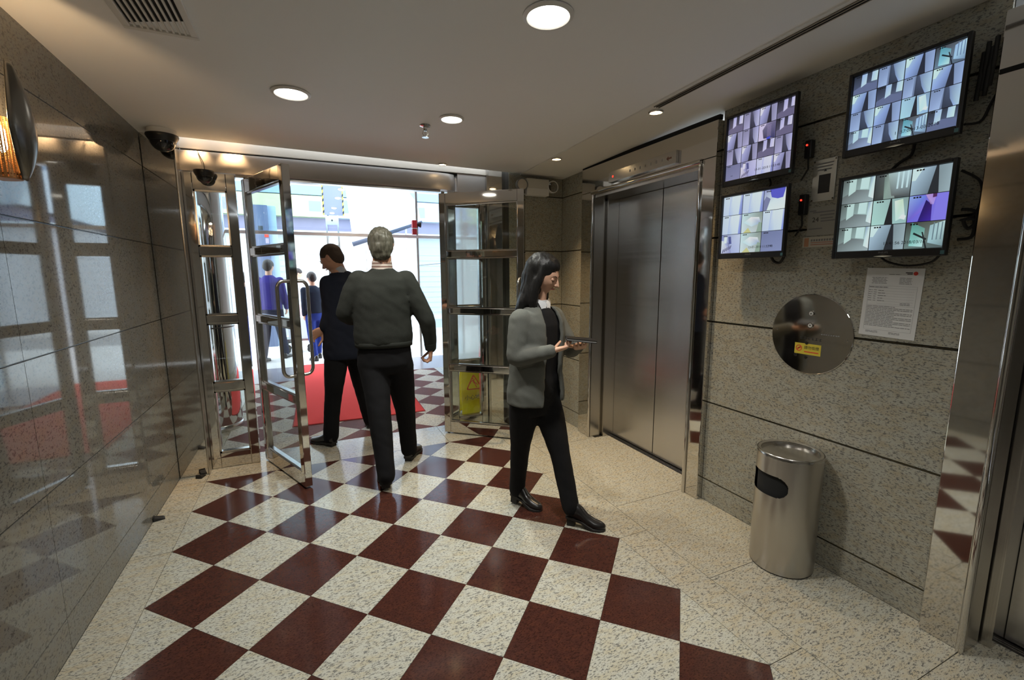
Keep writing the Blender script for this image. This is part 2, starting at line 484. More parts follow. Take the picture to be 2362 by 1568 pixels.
# ------------------------------------------------------------------ door leaves
RAILS = [(.012, .118), (.600, .655), (1.120, 1.172), (1.612, 1.668), (2.065, 2.160)]
def leaf_parts(root, L, th, handle_side=True, w=.058):
    """leaf built in its own frame: hinge at the origin, leaf along +X, thickness along +Y, facing -Y"""
    def P(name, mb, mat, **k): return obj(name, mb, mat, root, world=False, **k)
    P('stile', MB().box(0, w, 0, th, .012, 2.16), m_mirror, bevel=.004)
    P('stile', MB().box(L-w, L, 0, th, .012, 2.16), m_mirror, bevel=.004)
    for z0, z1 in RAILS:
        P('rail', MB().box(w+.0005, L-w-.0005, .002, th-.002, z0, z1), m_mirror, bevel=.004)
    for (a0, a1), (b0, b1) in zip(RAILS, RAILS[1:]):
        z0, z1 = a1, b0
        P('glazing_bead', MB().box(w, L-w, .010, th-.010, z0, z0+.010).box(w, L-w, .010, th-.010, z1-.010, z1)
          .box(w, w+.010, .010, th-.010, z0+.010, z1-.010).box(L-w-.010, L-w, .010, th-.010, z0+.010, z1-.010), m_satin)
        P('pane', MB().box(w+.008, L-w-.008, th/2-.004, th/2+.004, z0+.008, z1-.008), m_glass)
    P('pivot', MB().lathe([(.012, .001), (.012, .012)], (.03, th/2, 0), 12), m_darksteel)
    P('pivot', MB().lathe([(.014, 2.16), (.014, 2.178)], (.03, th/2, 0), 12), m_darksteel)
    if handle_side:
        for sgn in (-1, 1):
            y0 = 0 if sgn < 0 else th; xh = L - .030; o = sgn*.072
            pts = []
            r = .045
            for k in range(7):
                a = math.pi/2*k/6
                pts.append((xh, y0 + o - sgn*r*(1-math.sin(a)) if k else y0 + o - sgn*r, 1.43 + (r*math.cos(a) - r)))
            top = [(xh, y0, 1.43)] + pts
            # quarter bends at both ends of the grip
            top = [(xh, y0 + sgn*.0, 1.43), (xh, y0 + o*.45, 1.43)] + [(xh, y0 + o*.45 + o*.55*math.sin(math.pi/2*k/5), 1.43 - .05*(1-math.cos(math.pi/2*k/5))) for k in range(1, 6)]
            bot = [(p[0], p[1], .80 + (1.43 - p[2])) for p in top][::-1]
            P('pull_handle', MB().tube(top + bot, .0115, 10), m_satin, smooth=60)

d1 = thing('door_1', 'steel framed glass door leaf held open by the person in navy', 'door', (.133, 1.388, 0), math.atan2(-.9188, .3944), kind='structure')
leaf_parts(d1, .752, .050)
d2 = thing('door_2', 'steel framed glass door leaf open towards the corner', 'door', (1.612, 1.372, 0), math.atan2(-.650, .760), kind='structure')
leaf_parts(d2, .765, .050)

# fixed glazed side panels
def sidelight(name, label, x0, x1, y0, th, w0, w1):
    r = thing(name, label, 'window', ((x0+x1)/2, y0, 0), kind='structure')
    obj('stile', MB().box(x0, x0+w0, y0, y0+th, .002, 2.19), m_mirror, r, bevel=.003)
    obj('stile', MB().box(x1-w1, x1, y0, y0+th, .002, 2.19), m_mirror, r, bevel=.003)
    rails = [(.003, .118), (.605, .668), (1.118, 1.178), (1.612, 1.675), (2.07, 2.19)]
    a, b = x0+w0, x1-w1
    for z0, z1 in rails:
        obj('rail', MB().box(a+.0005, b-.0005, y0+.002, y0+th-.002, z0, z1), m_mirror, r, bevel=.003)
    for (q0, z0), (z1, q1) in zip(rails, rails[1:]):
        obj('glazing_bead', MB().box(a, b, y0+.008, y0+th-.008, z0, z0+.012).box(a, b, y0+.008, y0+th-.008, z1-.012, z1)
            .box(a, a+.010, y0+.008, y0+th-.008, z0, z1).box(b-.010, b, y0+.008, y0+th-.008, z0, z1), m_satin, r)
        obj('pane', MB().box(a+.006, b-.006, y0+th/2-.004, y0+th/2+.004, z0+.006, z1-.006), m_glass, r)
    return r
sidelight('window_1', 'narrow four-pane glass panel beside the granite wall', -.221, .100, 1.352, .06, .060, .058)
sidelight('window_2', 'narrow four-pane glass panel behind the open leaf', 1.70, 2.060, 1.395, .06, .062, .062)

# ------------------------------------------------------------------ elevators
def elevator(name, label, y0, y1, s0, s1, mid, arrow=True):
    """opening y0..y1 in a polished surround s0..s1 on the right-hand wall"""
    XF, XD = 2.765, 3.0
    r = thing(name, label, 'elevator', (XD, (y0+y1)/2, 0))
    top = 2.125
    obj('surround_fascia', MB().box(XF, XR+.06, s0, s1, top+.022, 2.350), m_mirror, r, bevel=.003)
    obj('surround_jamb', MB().box(XF, XD+.04, s0, y0-.022, .001, top+.021), m_mirror, r, bevel=.003)
    obj('surround_jamb', MB().box(XF, XD+.04, y1+.022, s1, .001, top+.021), m_mirror, r, bevel=.003)
    obj('bullnose_trim', MB().tube([(XF-.004, y0-.011, .001), (XF-.004, y0-.011, top)], .012, 12), m_mirror, r, smooth=60)
    obj('bullnose_trim', MB().tube([(XF-.004, y1+.011, .001), (XF-.004, y1+.011, top)], .012, 12), m_mirror, r, smooth=60)
    obj('bullnose_trim', MB().tube([(XF-.004, y0-.02, top+.010), (XF-.004, y1+.02, top+.010)], .019, 14), m_mirror, r, smooth=60)
    for ya, yb in ((y0-.022, y0), (y1, y1+.022)):
        obj('reveal', MB().box(XF+.008, XF+.11, ya, yb, .001, top).box(XF+.125, XD+.02, ya+(0 if ya < y0 else -.034), yb+(.018 if ya < y0 else 0), .001, top), m_brush_v, r)
    obj('reveal_head', MB().box(XF+.008, XD+.02, y0, y1, top-.03, top), m_brush_h, r)
    obj('sill', MB().box(2.955, 3.06, y0, y1, -.02, .001), m_darksteel, r)
    for k in range(3):
        obj('sill_groove', MB().box(2.965+k*.014, 2.970+k*.014, y0+.01, y1-.01, .001, .003), m_satin, r)
    for a, b in ((y0+.019, mid-.004), (mid+.004, y1-.035)):
        obj('door_panel', MB().box(XD, XD+.03, a, b, .008, top-.032), m_brush_h, r, bevel=.002)
    obj('shaft_back', MB().box(XD+.035, XD+.07, y0-.1, y1+.1, -.02, 2.3), m_void, r)
    return r
e1 = elevator('elevator', 'brushed steel elevator beside the monitors with floor indicator above', -.412, .705, -.535, .892, .148)
ip = obj('indicator_panel', MB().box(2.742, 2.7645, -.235, .480, 2.172, 2.252), m_satin, e1, bevel=.002)
obj('indicator_light', MB().lathe([(.009, 0), (.006, -.002)], (2.7415, .425, 2.212), 14, 'x'), m_ledred, ip)
etch = plain('etched grey', (.36,.35,.34), .5)
for k in range(7):
    y = .22 - k*.055
    obj('floor_mark', MB().box(2.7413, 2.742, y-.006, y+.006, 2.205, 2.222), etch, ip)
obj('arrow_mark', MB().prism([(-.150, 2.212), (-.168, 2.228), (-.168, 2.217), (-.196, 2.217), (-.196, 2.207), (-.168, 2.207), (-.168, 2.196)], 2.7412, 2.742, 'x'),
    plain('etched brown', (.20,.10,.07), .5), ip)
e2 = elevator('elevator', 'dark elevator recess at the picture edge past the steel pillar', -2.98, -1.862, -3.13, -1.72, -2.42)
obj('notice_label', MB().box(2.760, 2.7645, -1.862, -1.785, 2.17, 2.235), plain('amber label', (.60,.42,.14), .5), e2)
obj('fascia_joint', MB().box(2.762, 2.7648, -2.2, -1.725, 2.145, 2.160), m_void, e2)

# ------------------------------------------------------------------ outside: porch, street, buildings
porch = struct('ceiling_porch', MB().box(-1.2, 3.2, 1.55, 5.35, 2.9, 3.0), plain('porch soffit', (.6,.58,.56), .5), 'porch soffit beyond the entrance doors', 'soffit')
struct('wall_porch_left', MB().box(-1.0, -.86, 1.45, 5.35, 0, 2.9), plain('porch stone left', (.38,.35,.30), .12), 'dark porch wall behind the round column', 'wall')
struct('wall_porch_right', MB().box(2.72, 2.85, 1.56, 5.35, 0, 2.9), plain('porch stone right', (.75,.74,.72), .08), 'pale polished porch wall', 'wall')
struct('wall_over_doors', MB().box(-1.0, 2.85, 1.53, 1.56, 2.34, 2.9), m_header)
struct('wall_beside_doors', MB().box(-1.0, -.225, 1.42, 1.45, 0, 2.34).box(2.09, 2.85, 1.535, 1.56, 0, 2.34), m_wall)
# street front of the porch: white transom bar, glass above it, mullion and side glass
sf = thing('window_3', 'glazed street front with a white transom bar', 'window', (1.0, 5.4, 0), kind='structure')
m_wbar = plain('white bar', (.80,.80,.80), .4)
obj('transom_bar', MB().box(-1.0, 3.2, 5.36, 5.42, 2.085, 2.135), m_wbar, sf)
obj('mullion', MB().box(2.30, 2.335, 5.37, 5.41, 0, 3.3), m_satin, sf)
obj('pane', MB().box(-1.0, 2.298, 5.385, 5.395, 2.137, 3.3), m_glass_b, sf)
obj('pane', MB().box(2.337, 3.2, 5.385, 5.395, .02, 2.083), m_glass_b, sf)
obj('pane', MB().box(2.337, 3.2, 5.385, 5.395, 2.137, 3.3), m_glass_b, sf)
obj('seam', MB().tube([(2.337, 5.38, 1.62), (3.2, 5.38, 1.70)], .004, 6), m_darksteel, sf)
struct('pavement', MB().box(-14, 18, 5.42, 9.6, -.10, -.012), plain('pale pavement', (.62,.61,.60), .6, vary=.1, bscale=3))
struct('road', MB().box(-14, 18, 9.6, 13.0, -.2, -.12), plain('asphalt', (.30,.30,.31), .8))
struct('pavement_far', MB().box(-14, 18, 13.0, 15.2, -.2, -.05), plain('far pavement', (.55,.54,.53), .7))

# ------------------------------------------------------------------ street things
def building(label, x0, x1, y, wallc, signc, brickc, seed, shutters, wins, sign_marks):
    rnd = random.Random(seed)
    r = thing('building', label, 'building', ((x0+x1)/2, y, -.05))
    k = 'b%d ' % seed
    mw = plain(k+'wall', wallc, .8); ms = plain(k+'sign', signc, .6); mbk = plain(k+'brick', brickc, .85, vary=.08, bscale=6)
    mg = plain(k+'window', (.12,.16,.20), .1); msh = plain(k+'shutter', tuple(c*.86 for c in wallc), .6)
    obj('wall', MB().box(x0, x1, y, y+3, -.05, 12), mw, r)
    obj('ledge', MB().box(x0, x1, y-.35, y, 2.76, 2.88), plain(k+'ledge', (.82,.82,.82), .6), r)
    obj('brick_band', MB().box(x0, x1, y-.02, y, 2.88, 3.30), mbk, r)
    f = obj('fascia_sign', MB().box(x0+.05, x1-.05, y-.28, y, 3.32, 3.98), ms, r)
    for (a, b, c, d, col) in sign_marks:
        obj('sign_mark', MB().box(a, b, y-.288, y-.2805, c, d), col, f)
    obj('blue_band', MB().box(x0, x1, y-.20, y, 4.02, 4.30), plain(k+'blue', (.28,.38,.52), .5), r)
    for a, b in shutters:
        s = obj('shutter', MB().box(a, b, y-.03, y, -.05, 2.45), msh, r)
        mbs = MB()
        for i in range(12): mbs.box(a+.03, b-.03, y-.045, y-.03, .05+i*.19, .06+i*.19)
        obj('shutter_rib', mbs, msh, s)
    for i in range(wins):
        for j in range(2):
            xa = x0 + (i+.5)*(x1-x0)/wins - .55
            w = obj('window', MB().box(xa, xa+1.1, y-.05, y, 5.0+j*2.6, 6.5+j*2.6), mw, r)
            obj('pane', MB().box(xa+.07, xa+1.03, y-.06, y-.05, 5.07+j*2.6, 6.43+j*2.6), mg, w)
    return r
mblue = plain('sign blue', (.30,.36,.50), .6); mlil = plain('sign lilac', (.34,.30,.44), .6)
building('cream shop building with a pale yellow fascia across the street', -9, 1.25, 14.0, (.46,.51,.50), (.52,.54,.30), (.26,.23,.30), 11,
         [(-3.2, -1.2), (-.9, .95)], 5, [(.72, 1.08, 3.50, 3.82, mblue), (-.80, -.62, 3.40, 3.55, mlil), (-.55, -.35, 3.42, 3.60, mblue), (-2.2, -1.4, 3.45, 3.8, mlil)])
building('white shop building with a broad white fascia across the street', 1.25, 6.2, 14.05, (.50,.53,.57), (.45,.50,.55), (.25,.23,.31), 12,
         [(1.6, 3.3), (3.6, 5.6)], 3, [(1.7, 2.0, 3.5, 3.9, mblue), (2.1, 2.3, 3.55, 3.75, mlil), (4.1, 4.5, 3.45, 3.8, mblue)])
building('tall pale building at the far end of the shop row', 6.2, 16, 13.9, (.74,.77,.80), (.60,.70,.78), (.48,.48,.55), 13, [(6.8, 9.0)], 5, [(7, 8, 3.5, 3.8, mlil)])

# height-warning board on a two-legged frame
hz = thing('warning_board', 'lilac board with black and yellow striped edges on a grey frame', 'sign', (1.17, 9.0, -.012))
bd = obj('board', MB().box(.985, 1.385, 8.98, 9.02, 2.84, 3.75), plain('lilac board', (.24,.24,.43), .5), hz)
myel = plain('hazard yellow', (.70,.52,.05), .5)
for xs in (.955, 1.385):
    e = obj('edge_strip', MB().box(xs, xs+.03, 8.975, 9.02, 2.84, 3.75), myel, hz)
    for k in range(7):
        z = 2.86 + k*.13
        e2_ = MB().prism([(xs, z), (xs+.03, z+.035), (xs+.03, z+.095), (xs, z+.06)], 8.970, 8.9745, 'y')
        obj('stripe', e2_, m_black, e)
obj('leg', MB().box(1.00, 1.035, 8.98, 9.02, -.012, 2.84), m_satin, hz)
obj('leg', MB().box(1.25, 1.285, 8.98, 9.02, -.012, 2.84), m_satin, hz)
obj('crossbar', MB().box(1.035, 1.25, 8.985, 9.015, 2.62, 2.82), m_satin, hz)
obj('crossbar', MB().box(1.035, 1.25, 8.985, 9.015, 2.10, 2.16), m_satin, hz)
obj('lock', MB().lathe([(.022, 0), (.018, -.012)], (1.14, 8.984, 2.72), 12, 'y'), m_black, hz)

aw = thing('awning', 'white canvas awning with a rolled dark blue edge over the pavement', 'awning', (2.3, 8.4, 0))
secs = []
for i in range(9):
    t = i/8; x = 1.5 + 1.5*t; z0 = 2.12 + .52*t
    secs.append([(x, 8.0, z0), (x, 8.0, z0+.03), (x, 8.35, z0+.40+.10*math.sin(t*2)), (x, 9.3, 3.55), (x, 9.3, 3.52), (x, 8.35, z0+.37+.10*math.sin(t*2))])
obj('canvas', MB().loft(secs), plain('white canvas', (.82,.82,.82), .8), aw, smooth=30)
obj('rolled_edge', MB().tube([(1.48, 7.98, 2.12), (2.2, 7.98, 2.36), (3.02, 7.98, 2.66)], [.05, .045, .03], 10), plain('navy roll', (.04,.05,.08), .7), aw, smooth=60)
for x, z in ((1.9, 3.0), (2.9, 3.4)):
    obj('post', MB().tube([(x, 9.25, -.012), (x, 9.25, 3.53)], .025, 8), m_satin, aw, smooth=60)

ki = thing('utility_pillar', 'blue grey street pillar with small stickers', 'pillar', (-.22, 8.0, -.012))
obj('pillar_box', MB().box(-.40, -.12, 7.9, 8.2, -.012, 2.85), plain('blue grey paint', (.11,.14,.23), .6), ki)
obj('pillar_side', MB().box(-.12, .02, 8.0, 8.2, -.012, 2.85), plain('pale blue paint', (.40,.52,.66), .6), ki)
obj('sticker', MB().box(-.30, -.22, 7.896, 7.8995, 2.36, 2.44), m_ink, ki)
obj('sticker', MB().box(-.20, -.13, 7.896, 7.8995, 2.22, 2.33), m_inkred, ki)
obj('sticker', MB().box(-.19, -.13, 7.896, 7.8995, 2.10, 2.20), mlil, ki)

ct = thing('hand_cart', 'low metal hand cart with boxes on the pavement', 'cart', (.28, 7.0, -.012))
obj('deck', MB().box(.05, .55, 6.8, 7.2, .22, .26), m_satin, ct)
for x, y in ((.1,6.84),(.5,6.84),(.1,7.16),(.5,7.16)):
    obj('wheel', MB().lathe([(.045,-.015),(.06,-.012),(.06,.012),(.045,.015)], (x, y, .048), 16, 'y'), m_rubber, ct, smooth=40)
    obj('wheel_bracket', MB().box(x-.012, x+.012, y-.018, y+.018, .10, .22), m_darksteel, ct)
obj('push_handle', MB().tube([(.07,6.82,.26),(.05,6.82,.95),(.05,7.18,.95),(.07,7.18,.26)], .014, 8), m_darksteel, ct)
bx = thing('carton', 'white carton riding on the hand cart', 'box', (.32, 7.0, .26))
obj('box_body', MB().box(.14, .53, 6.85, 7.15, .2605, .66), plain('white carton', (.62,.63,.68), .7), bx)
obj('tape', MB().box(.14, .53, 6.97, 7.03, .6605, .663), plain('tape', (.45,.38,.28), .4), bx)

# red alarm box on the street-front mullion
al = thing('alarm_box', 'red and black alarm box on the glass mullion', 'alarm', (2.30, 5.36, 2.25))
obj('upper_box', MB().box(2.22, 2.30, 5.28, 5.365, 2.25, 2.38), plain('alarm red', (.60,.03,.04), .4), al, bevel=.006)
obj('lower_box', MB().box(2.22, 2.295, 5.28, 5.365, 2.14, 2.235), plain('alarm dark red', (.42,.02,.03), .4), al, bevel=.006)
obj('side_horn', MB().lathe([(.02,0),(.05,.06),(.05,.065)], (2.305, 5.32, 2.31), 14, 'x'), m_black, al)
obj('white_band', MB().box(2.219, 2.30, 5.279, 5.364, 2.237, 2.249), m_white, al)

# ------------------------------------------------------------------ porch things
co = thing('round_column', 'round polished steel column behind the glass side panel', 'column', (-.34, 2.46, 0))
obj('shaft', MB().lathe([(.20, 0), (.20, .98), (.20, .99), (.20, 2.9)], (-.34, 2.46, 0), 48), m_mirror, co, smooth=40)
obj('base_ring', MB().lathe([(.205, .0), (.208, .01), (.208, .05), (.2005, .06)], (-.34, 2.46, 0), 48), m_satin, co, smooth=40)
obj('seam_ring', MB().lathe([(.2005, .984), (.2025, .987), (.2025, .993), (.2005, .996)], (-.34, 2.46, 0), 48), m_darksteel, co, smooth=40)

cp = thing('entrance_carpet', 'long red carpet runner leading out to the street', 'carpet', (1.0, 3.8, 0), -.025)
obj('carpet_pile', MB().box(-.645, .640, -1.66, 1.58, .001, .010), m_carpet, cp, world=False, bevel=.004)
obj('carpet_edge', MB().box(-.655, .650, -1.67, 1.59, .0006, .005), plain('carpet edging', (.30,.02,.025), .8), cp, world=False)

for k, y in enumerate((5.0, 4.06, 2.67, 1.80)):
    d = thing('porch_downlight', ['porch soffit downlight closest to the street', 'porch soffit downlight, second from the street', 'porch soffit downlight, third from the street', 'porch soffit downlight closest to the doors'][k], 'lamp', (1.15, y, 2.9), group='porch downlights')
    obj('trim_ring', MB().lathe([(.075, 0), (.075, -.008), (.058, -.010), (.058, 0)], (1.15, y, 2.9), 24), m_satin, d, smooth=40)
    obj('lens', MB().lathe([(.056, -.001), (.052, -.016), (.036, -.030), (.012, -.036)], (1.15, y, 2.9), 24), m_porch, d, smooth=60)
    lamp('porch_lamp', 'SPOT', (1.15, y, 2.855), 18, (1,.8,.55), d, spot_size=1.6, spot_blend=.5, shadow_soft_size=.05)

# caution board
ws = thing('wet_floor_sign', 'yellow folding caution wet floor sign behind the glass side panel', 'sign', (2.03, 1.76, 0))
def panel_xf(tilt, y): return Matrix.Translation((2.03, y, 0)) @ Matrix.Rotation(tilt, 4, 'X')
W0, W1, HH = .150, .118, .60
fr = MB().prism([(-W0, .03), (W0, .03), (W1, HH-.02), (W1-.03, HH), (-W1+.03, HH), (-W1, HH-.02)], -.008, .008, 'y').box(-W0, -W0+.05, -.008, .008, 0, .03).box(W0-.05, W0, -.008, .008, 0, .03)
bk = MB().prism([(-W0, .03), (W0, .03), (W1, HH-.02), (-W1, HH-.02)], -.008, .008, 'y').box(-W0, -W0+.05, -.008, .008, 0, .03).box(W0-.05, W0, -.008, .008, 0, .03)
Mf = panel_xf(-.20, 1.66); Mb = panel_xf(.20, 1.90)
fp = obj('front_panel', fr.xf(Mf), m_yellow, ws, bevel=.003)
obj('rear_panel', bk.xf(Mb), m_yellow, ws, bevel=.003)
def sign_piece(name, mb, mat, extra=Matrix.Identity(4)):   # drawn in (u right, v up, n out) on the front panel
    M = Mf @ Matrix.Translation((0, -.0083, 0)) @ Matrix(((1,0,0,0),(0,0,-1,0),(0,1,0,0),(0,0,0,1))) @ extra
    return obj(name, mb.xf(M), mat, fp)
sign_piece('lettering', text_mb('CAUTION', .042), m_ink, Matrix.Translation((0, .545, 0)))
sign_piece('lettering', text_mb('WET FLOOR', .038), m_ink, Matrix.Translation((0, .500, 0)))
sign_piece('lettering', text_mb('小心地滑', .055), m_ink, Matrix.Translation((0, .215, 0)))
tri = [(-.092, .295), (.092, .295), (0, .458)]
def rounded(tri_, r, n=5):
    out = []
    for i in range(3):
        p = Vector(tri_[i]); a = (Vector(tri_[i-1])-p).normalized(); b = (Vector(tri_[(i+1) % 3])-p).normalized()
        for k in range(n+1):
            t = k/n; q = p + a*r*(1-t)**2 + b*r*t**2
            out.append((q.x, q.y))
    return out
o_, i_ = rounded(tri, .03), rounded([(-.072, .306), (.072, .306), (0, .434)], .02)
mbt = MB(); n_ = len(o_)
mbt.add([(a, b, 0) for a, b in o_] + [(a, b, 0) for a, b in i_], [(k, (k+1) % n_, n_+(k+1) % n_, n_+k) for k in range(n_)])
sign_piece('warning_triangle', mbt, m_orange)
fig = MB().lathe([(.0095, 0), (.0095, .0005)], (-.012, .408, 0), 12)
def stroke(mb, pts, w):
    for (a, b), (c, d) in zip(pts, pts[1:]):
        t = Vector((c-a, d-b)); t.normalize(); nx, ny = -t.y*w/2, t.x*w/2
        mb.add([(a+nx, b+ny, .0004), (a-nx, b-ny, .0004), (c-nx, d-ny, .0004), (c+nx, d+ny, .0004)], [(0,1,2,3)])
stroke(fig, [(-.008, .395), (.006, .358)], .018)
stroke(fig, [(.006, .360), (.026, .312)], .009); stroke(fig, [(.004, .362), (.030, .356), (.036, .338)], .008)
stroke(fig, [(-.006, .393), (-.034, .376), (-.040, .358)], .007); stroke(fig, [(-.004, .392), (.022, .402)], .007)
sign_piece('slipping_figure', fig, m_orange)
obj('hinge_bar', MB().tube([(1.91, 1.776, .585), (2.15, 1.776, .585)], .008, 8), m_yellow, ws)

# ------------------------------------------------------------------ ceiling fittings
def downlight(label, x, y, r, lens, energy, color, spot=False, ring=None, group='ceiling downlights', size=None):
    z = zc(x, y) - (.008 if x > 2.36 else 0)
    d = thing('downlight', label, 'lamp', (x, y, z), group=group)
    R_ = r*1.24
    obj('trim_ring', MB().lathe([(R_, .0), (R_, -.004), (r*1.05, -.010), (r, -.006), (r, 0)], (x, y, z), 32), ring or m_white, d, smooth=40)
    obj('lens', MB().lathe([(r*.99, -.001), (r*.97, -.006)], (x, y, z), 32), lens, d)
    if spot:
        lamp('beam', 'SPOT', (x, y, z-.012), energy, color, d, spot_size=size or 1.5, spot_blend=.85, shadow_soft_size=.025)
    else:
        lamp('glow', 'AREA', (x, y, z-.012), energy, color, d, shape='DISK', size=2*r, spread=math.radians(118))
    return d
WARM, COOL = (1,.72,.42), (1,.985,.94)
downlight('large round white downlight nearest the top of the picture', 1.425, -.925, .078, m_lens, 12.5, COOL)
downlight('round white downlight over the open door leaf', .519, .216, .078, m_lens, 12, (1,.96,.89))
downlight('round greenish white downlight beside the sprinkler', 1.395, .229, .060, m_lens_g, 11, (.98,1,.90))
downlight('small warm halogen downlight nearest the monitors', 2.445, -.37, .034, m_halo, 62, WARM, True, m_satin, 'halogen downlights')
downlight('small warm halogen downlight before the elevator corner', 2.40, .705, .034, m_halo, 85, WARM, True, m_satin, 'halogen downlights')
downlight('small warm halogen downlight at the door header', 1.62, 1.245, .030, m_halo, 16, WARM, True, m_satin, 'halogen downlights')
downlight('added white downlight, unseen past the picture edge, for the near floor', 1.42, -2.35, .078, m_lens, 9, COOL)  # unseen lamp, added to light the foreground floor
# lamp hidden in the slot above the header
sl = thing('slot_lamp', 'small halogen lamp tucked in the slot over the header', 'lamp', (.10, 1.306, 2.50))
obj('lamp_cup', MB().lathe([(.012, .03), (.024, 0), (.022, 0), (.010, .026)], (.10, 1.306, 2.50), 16), m_satin, sl, smooth=40)
obj('lens', MB().lathe([(.020, .004), (.020, .002)], (.10, 1.306, 2.50), 16), m_halo, sl)
lamp('beam', 'SPOT', (.10, 1.306, 2.498), 85, (1,.64,.32), sl, spot_size=1.05, spot_blend=1.0, shadow_soft_size=.02)
# second slot lamp towards the granite wall
sl2 = thing('slot_lamp', 'slot lamp closest to the left granite wall', 'lamp', (-.12, 1.306, 2.50))
obj('lamp_cup', MB().lathe([(.012, .03), (.024, 0), (.022, 0), (.010, .026)], (-.12, 1.306, 2.50), 16), m_satin, sl2, smooth=40)
obj('lens', MB().lathe([(.020, .004), (.020, .002)], (-.12, 1.306, 2.50), 16), m_halo, sl2)
lamp('beam', 'SPOT', (-.12, 1.306, 2.498), 60, (1,.64,.32), sl2, spot_size=1.05, spot_blend=1.0, shadow_soft_size=.02)

# air grille
vx0, vx1, vy0, vy1 = -.050, .196, -.80, -.20
vz = zc(.07, -.45)
vn = thing('air_grille', 'white ceiling air grille with dark slots', 'vent', (.075, -.47, vz))
t_ = .026
obj('grille_frame', MB().box(vx0, vx1, vy0, vy0+t_, vz-.014, vz+.004).box(vx0, vx1, vy1-t_, vy1, vz-.014, vz+.004)
    .box(vx0, vx0+t_, vy0+t_, vy1-t_, vz-.014, vz+.004).box(vx1-t_, vx1, vy0+t_, vy1-t_, vz-.014, vz+.004), m_white, vn, bevel=.003)
obj('dark_backing', MB().box(vx0+.01, vx1-.01, vy0+.01, vy1-.01, vz-.004, vz-.001), m_void, vn)
for k in range(9):
    x = vx0 + t_ + (k+.75)*(vx1-vx0-2*t_)/9.5
    obj('slat', MB().box(x-.0035, x+.0035, vy0+t_, vy1-t_, vz-.012, vz-.0045), m_white, vn)

sd = thing('slot_diffuser', 'long thin twin-slot air diffuser in the ceiling', 'vent', (2.425, -2.1, 2.43))
for k, x in enumerate((2.392, 2.408)):
    y0_, y1_ = -.43, -3.9
    q = lambda x_, dz: [(x_, y0_, zc(x_, y0_)-dz), (x_, y1_, zc(x_, y1_)-dz)]
    obj('slot', MB().add([(x-.004, y0_, zc(x,y0_)-.0105), (x+.004, y0_, zc(x,y0_)-.0105), (x+.004, y1_, zc(x,y1_)-.0105), (x-.004, y1_, zc(x,y1_)-.0105)], [(0,1,2,3)]), m_void, sd)
for x in (2.383, 2.400, 2.4165):
    mbq = MB().tube([(x, -.425, zc(x,-.43)-.0105), (x, -3.9, zc(x,-3.9)-.0105)], .0035, 6)
    obj('rail', mbq, plain('diffuser metal', (.20,.19,.18), .4, .8) if x == 2.383 else MATS['diffuser metal'], sd)

sp = thing('sprinkler', 'chrome fire sprinkler head on the ceiling', 'sprinkler', (1.275, .411, zc(1.275,.411)))
z_ = zc(1.275,.411)
obj('escutcheon', MB().lathe([(.036, 0), (.034, -.006), (.016, -.012)], (1.275,.411,z_), 24), m_satin, sp, smooth=40)
obj('stem', MB().lathe([(.012, -.010), (.012, -.03), (.009, -.034)], (1.275,.411,z_), 16), m_satin, sp, smooth=40)
obj('frame_arm', MB().tube([(1.265,.411,z_-.03),(1.257,.411,z_-.05),(1.272,.411,z_-.068)], .003, 6), m_satin, sp)
obj('frame_arm', MB().tube([(1.285,.411,z_-.03),(1.293,.411,z_-.05),(1.278,.411,z_-.068)], .003, 6), m_satin, sp)
obj('bulb', MB().tube([(1.275,.411,z_-.034),(1.275,.411,z_-.062)], .002, 8), m_satin, sp)
obj('deflector', MB().lathe([(.022, -.070), (.022, -.073)], (1.275,.411,z_), 16), m_satin, sp)

def dome_camera(label, x, y, z, r):
    d = thing('dome_camera', label, 'camera', (x, y, z), group='dome cameras')
    if z < 2.38 and z > 2.3: obj('mount', MB().lathe([(r*.9, -.002), (r*.9, zc(x,y)-z)], (x,y,z), 24), m_white, d, smooth=50)
    obj('housing', MB().lathe([(r, 0), (r*1.02, -.010), (r*.95, -.022), (r*.86, -.034), (r*.80, -.042)], (x,y,z), 32), m_black, d, smooth=50)
    obj('dome', MB().lathe([(r*.78*math.cos(a), -.040 - r*.72*math.sin(a)) for a in [math.pi/2*k/8 for k in range(8)]] + [(.001, -.040 - r*.72)], (x,y,z), 32), m_smoke, d, smooth=60)
    obj('lens', MB().sphere((x+.01, y-.02, z-.058), .014, 10, 6), m_darksteel, d)
    return d
dome_camera('black dome camera on the ceiling above the granite wall corner', -.262, 1.165, 2.368, .088)
dome_camera('small black dome camera under the header over the glass panel', -.075, 1.300, 2.190, .062)
cb = MB().tube([(-.075, 1.335, 2.19), (-.078, 1.338, 2.25), (-.098, 1.344, 2.30), (-.11, 1.348, 2.333)], .0025, 6)
cc = obj('camera_cable', cb, m_black); tag(cc, 'thin black cable dropping to the small dome camera', 'cable')
# bracket that carries the small dome
br = obj('camera_bracket', MB().box(-.125, -.025, 1.300, 1.352, 2.1905, 2.197), m_black); tag(br, 'short black bracket holding the small dome camera', 'bracket')
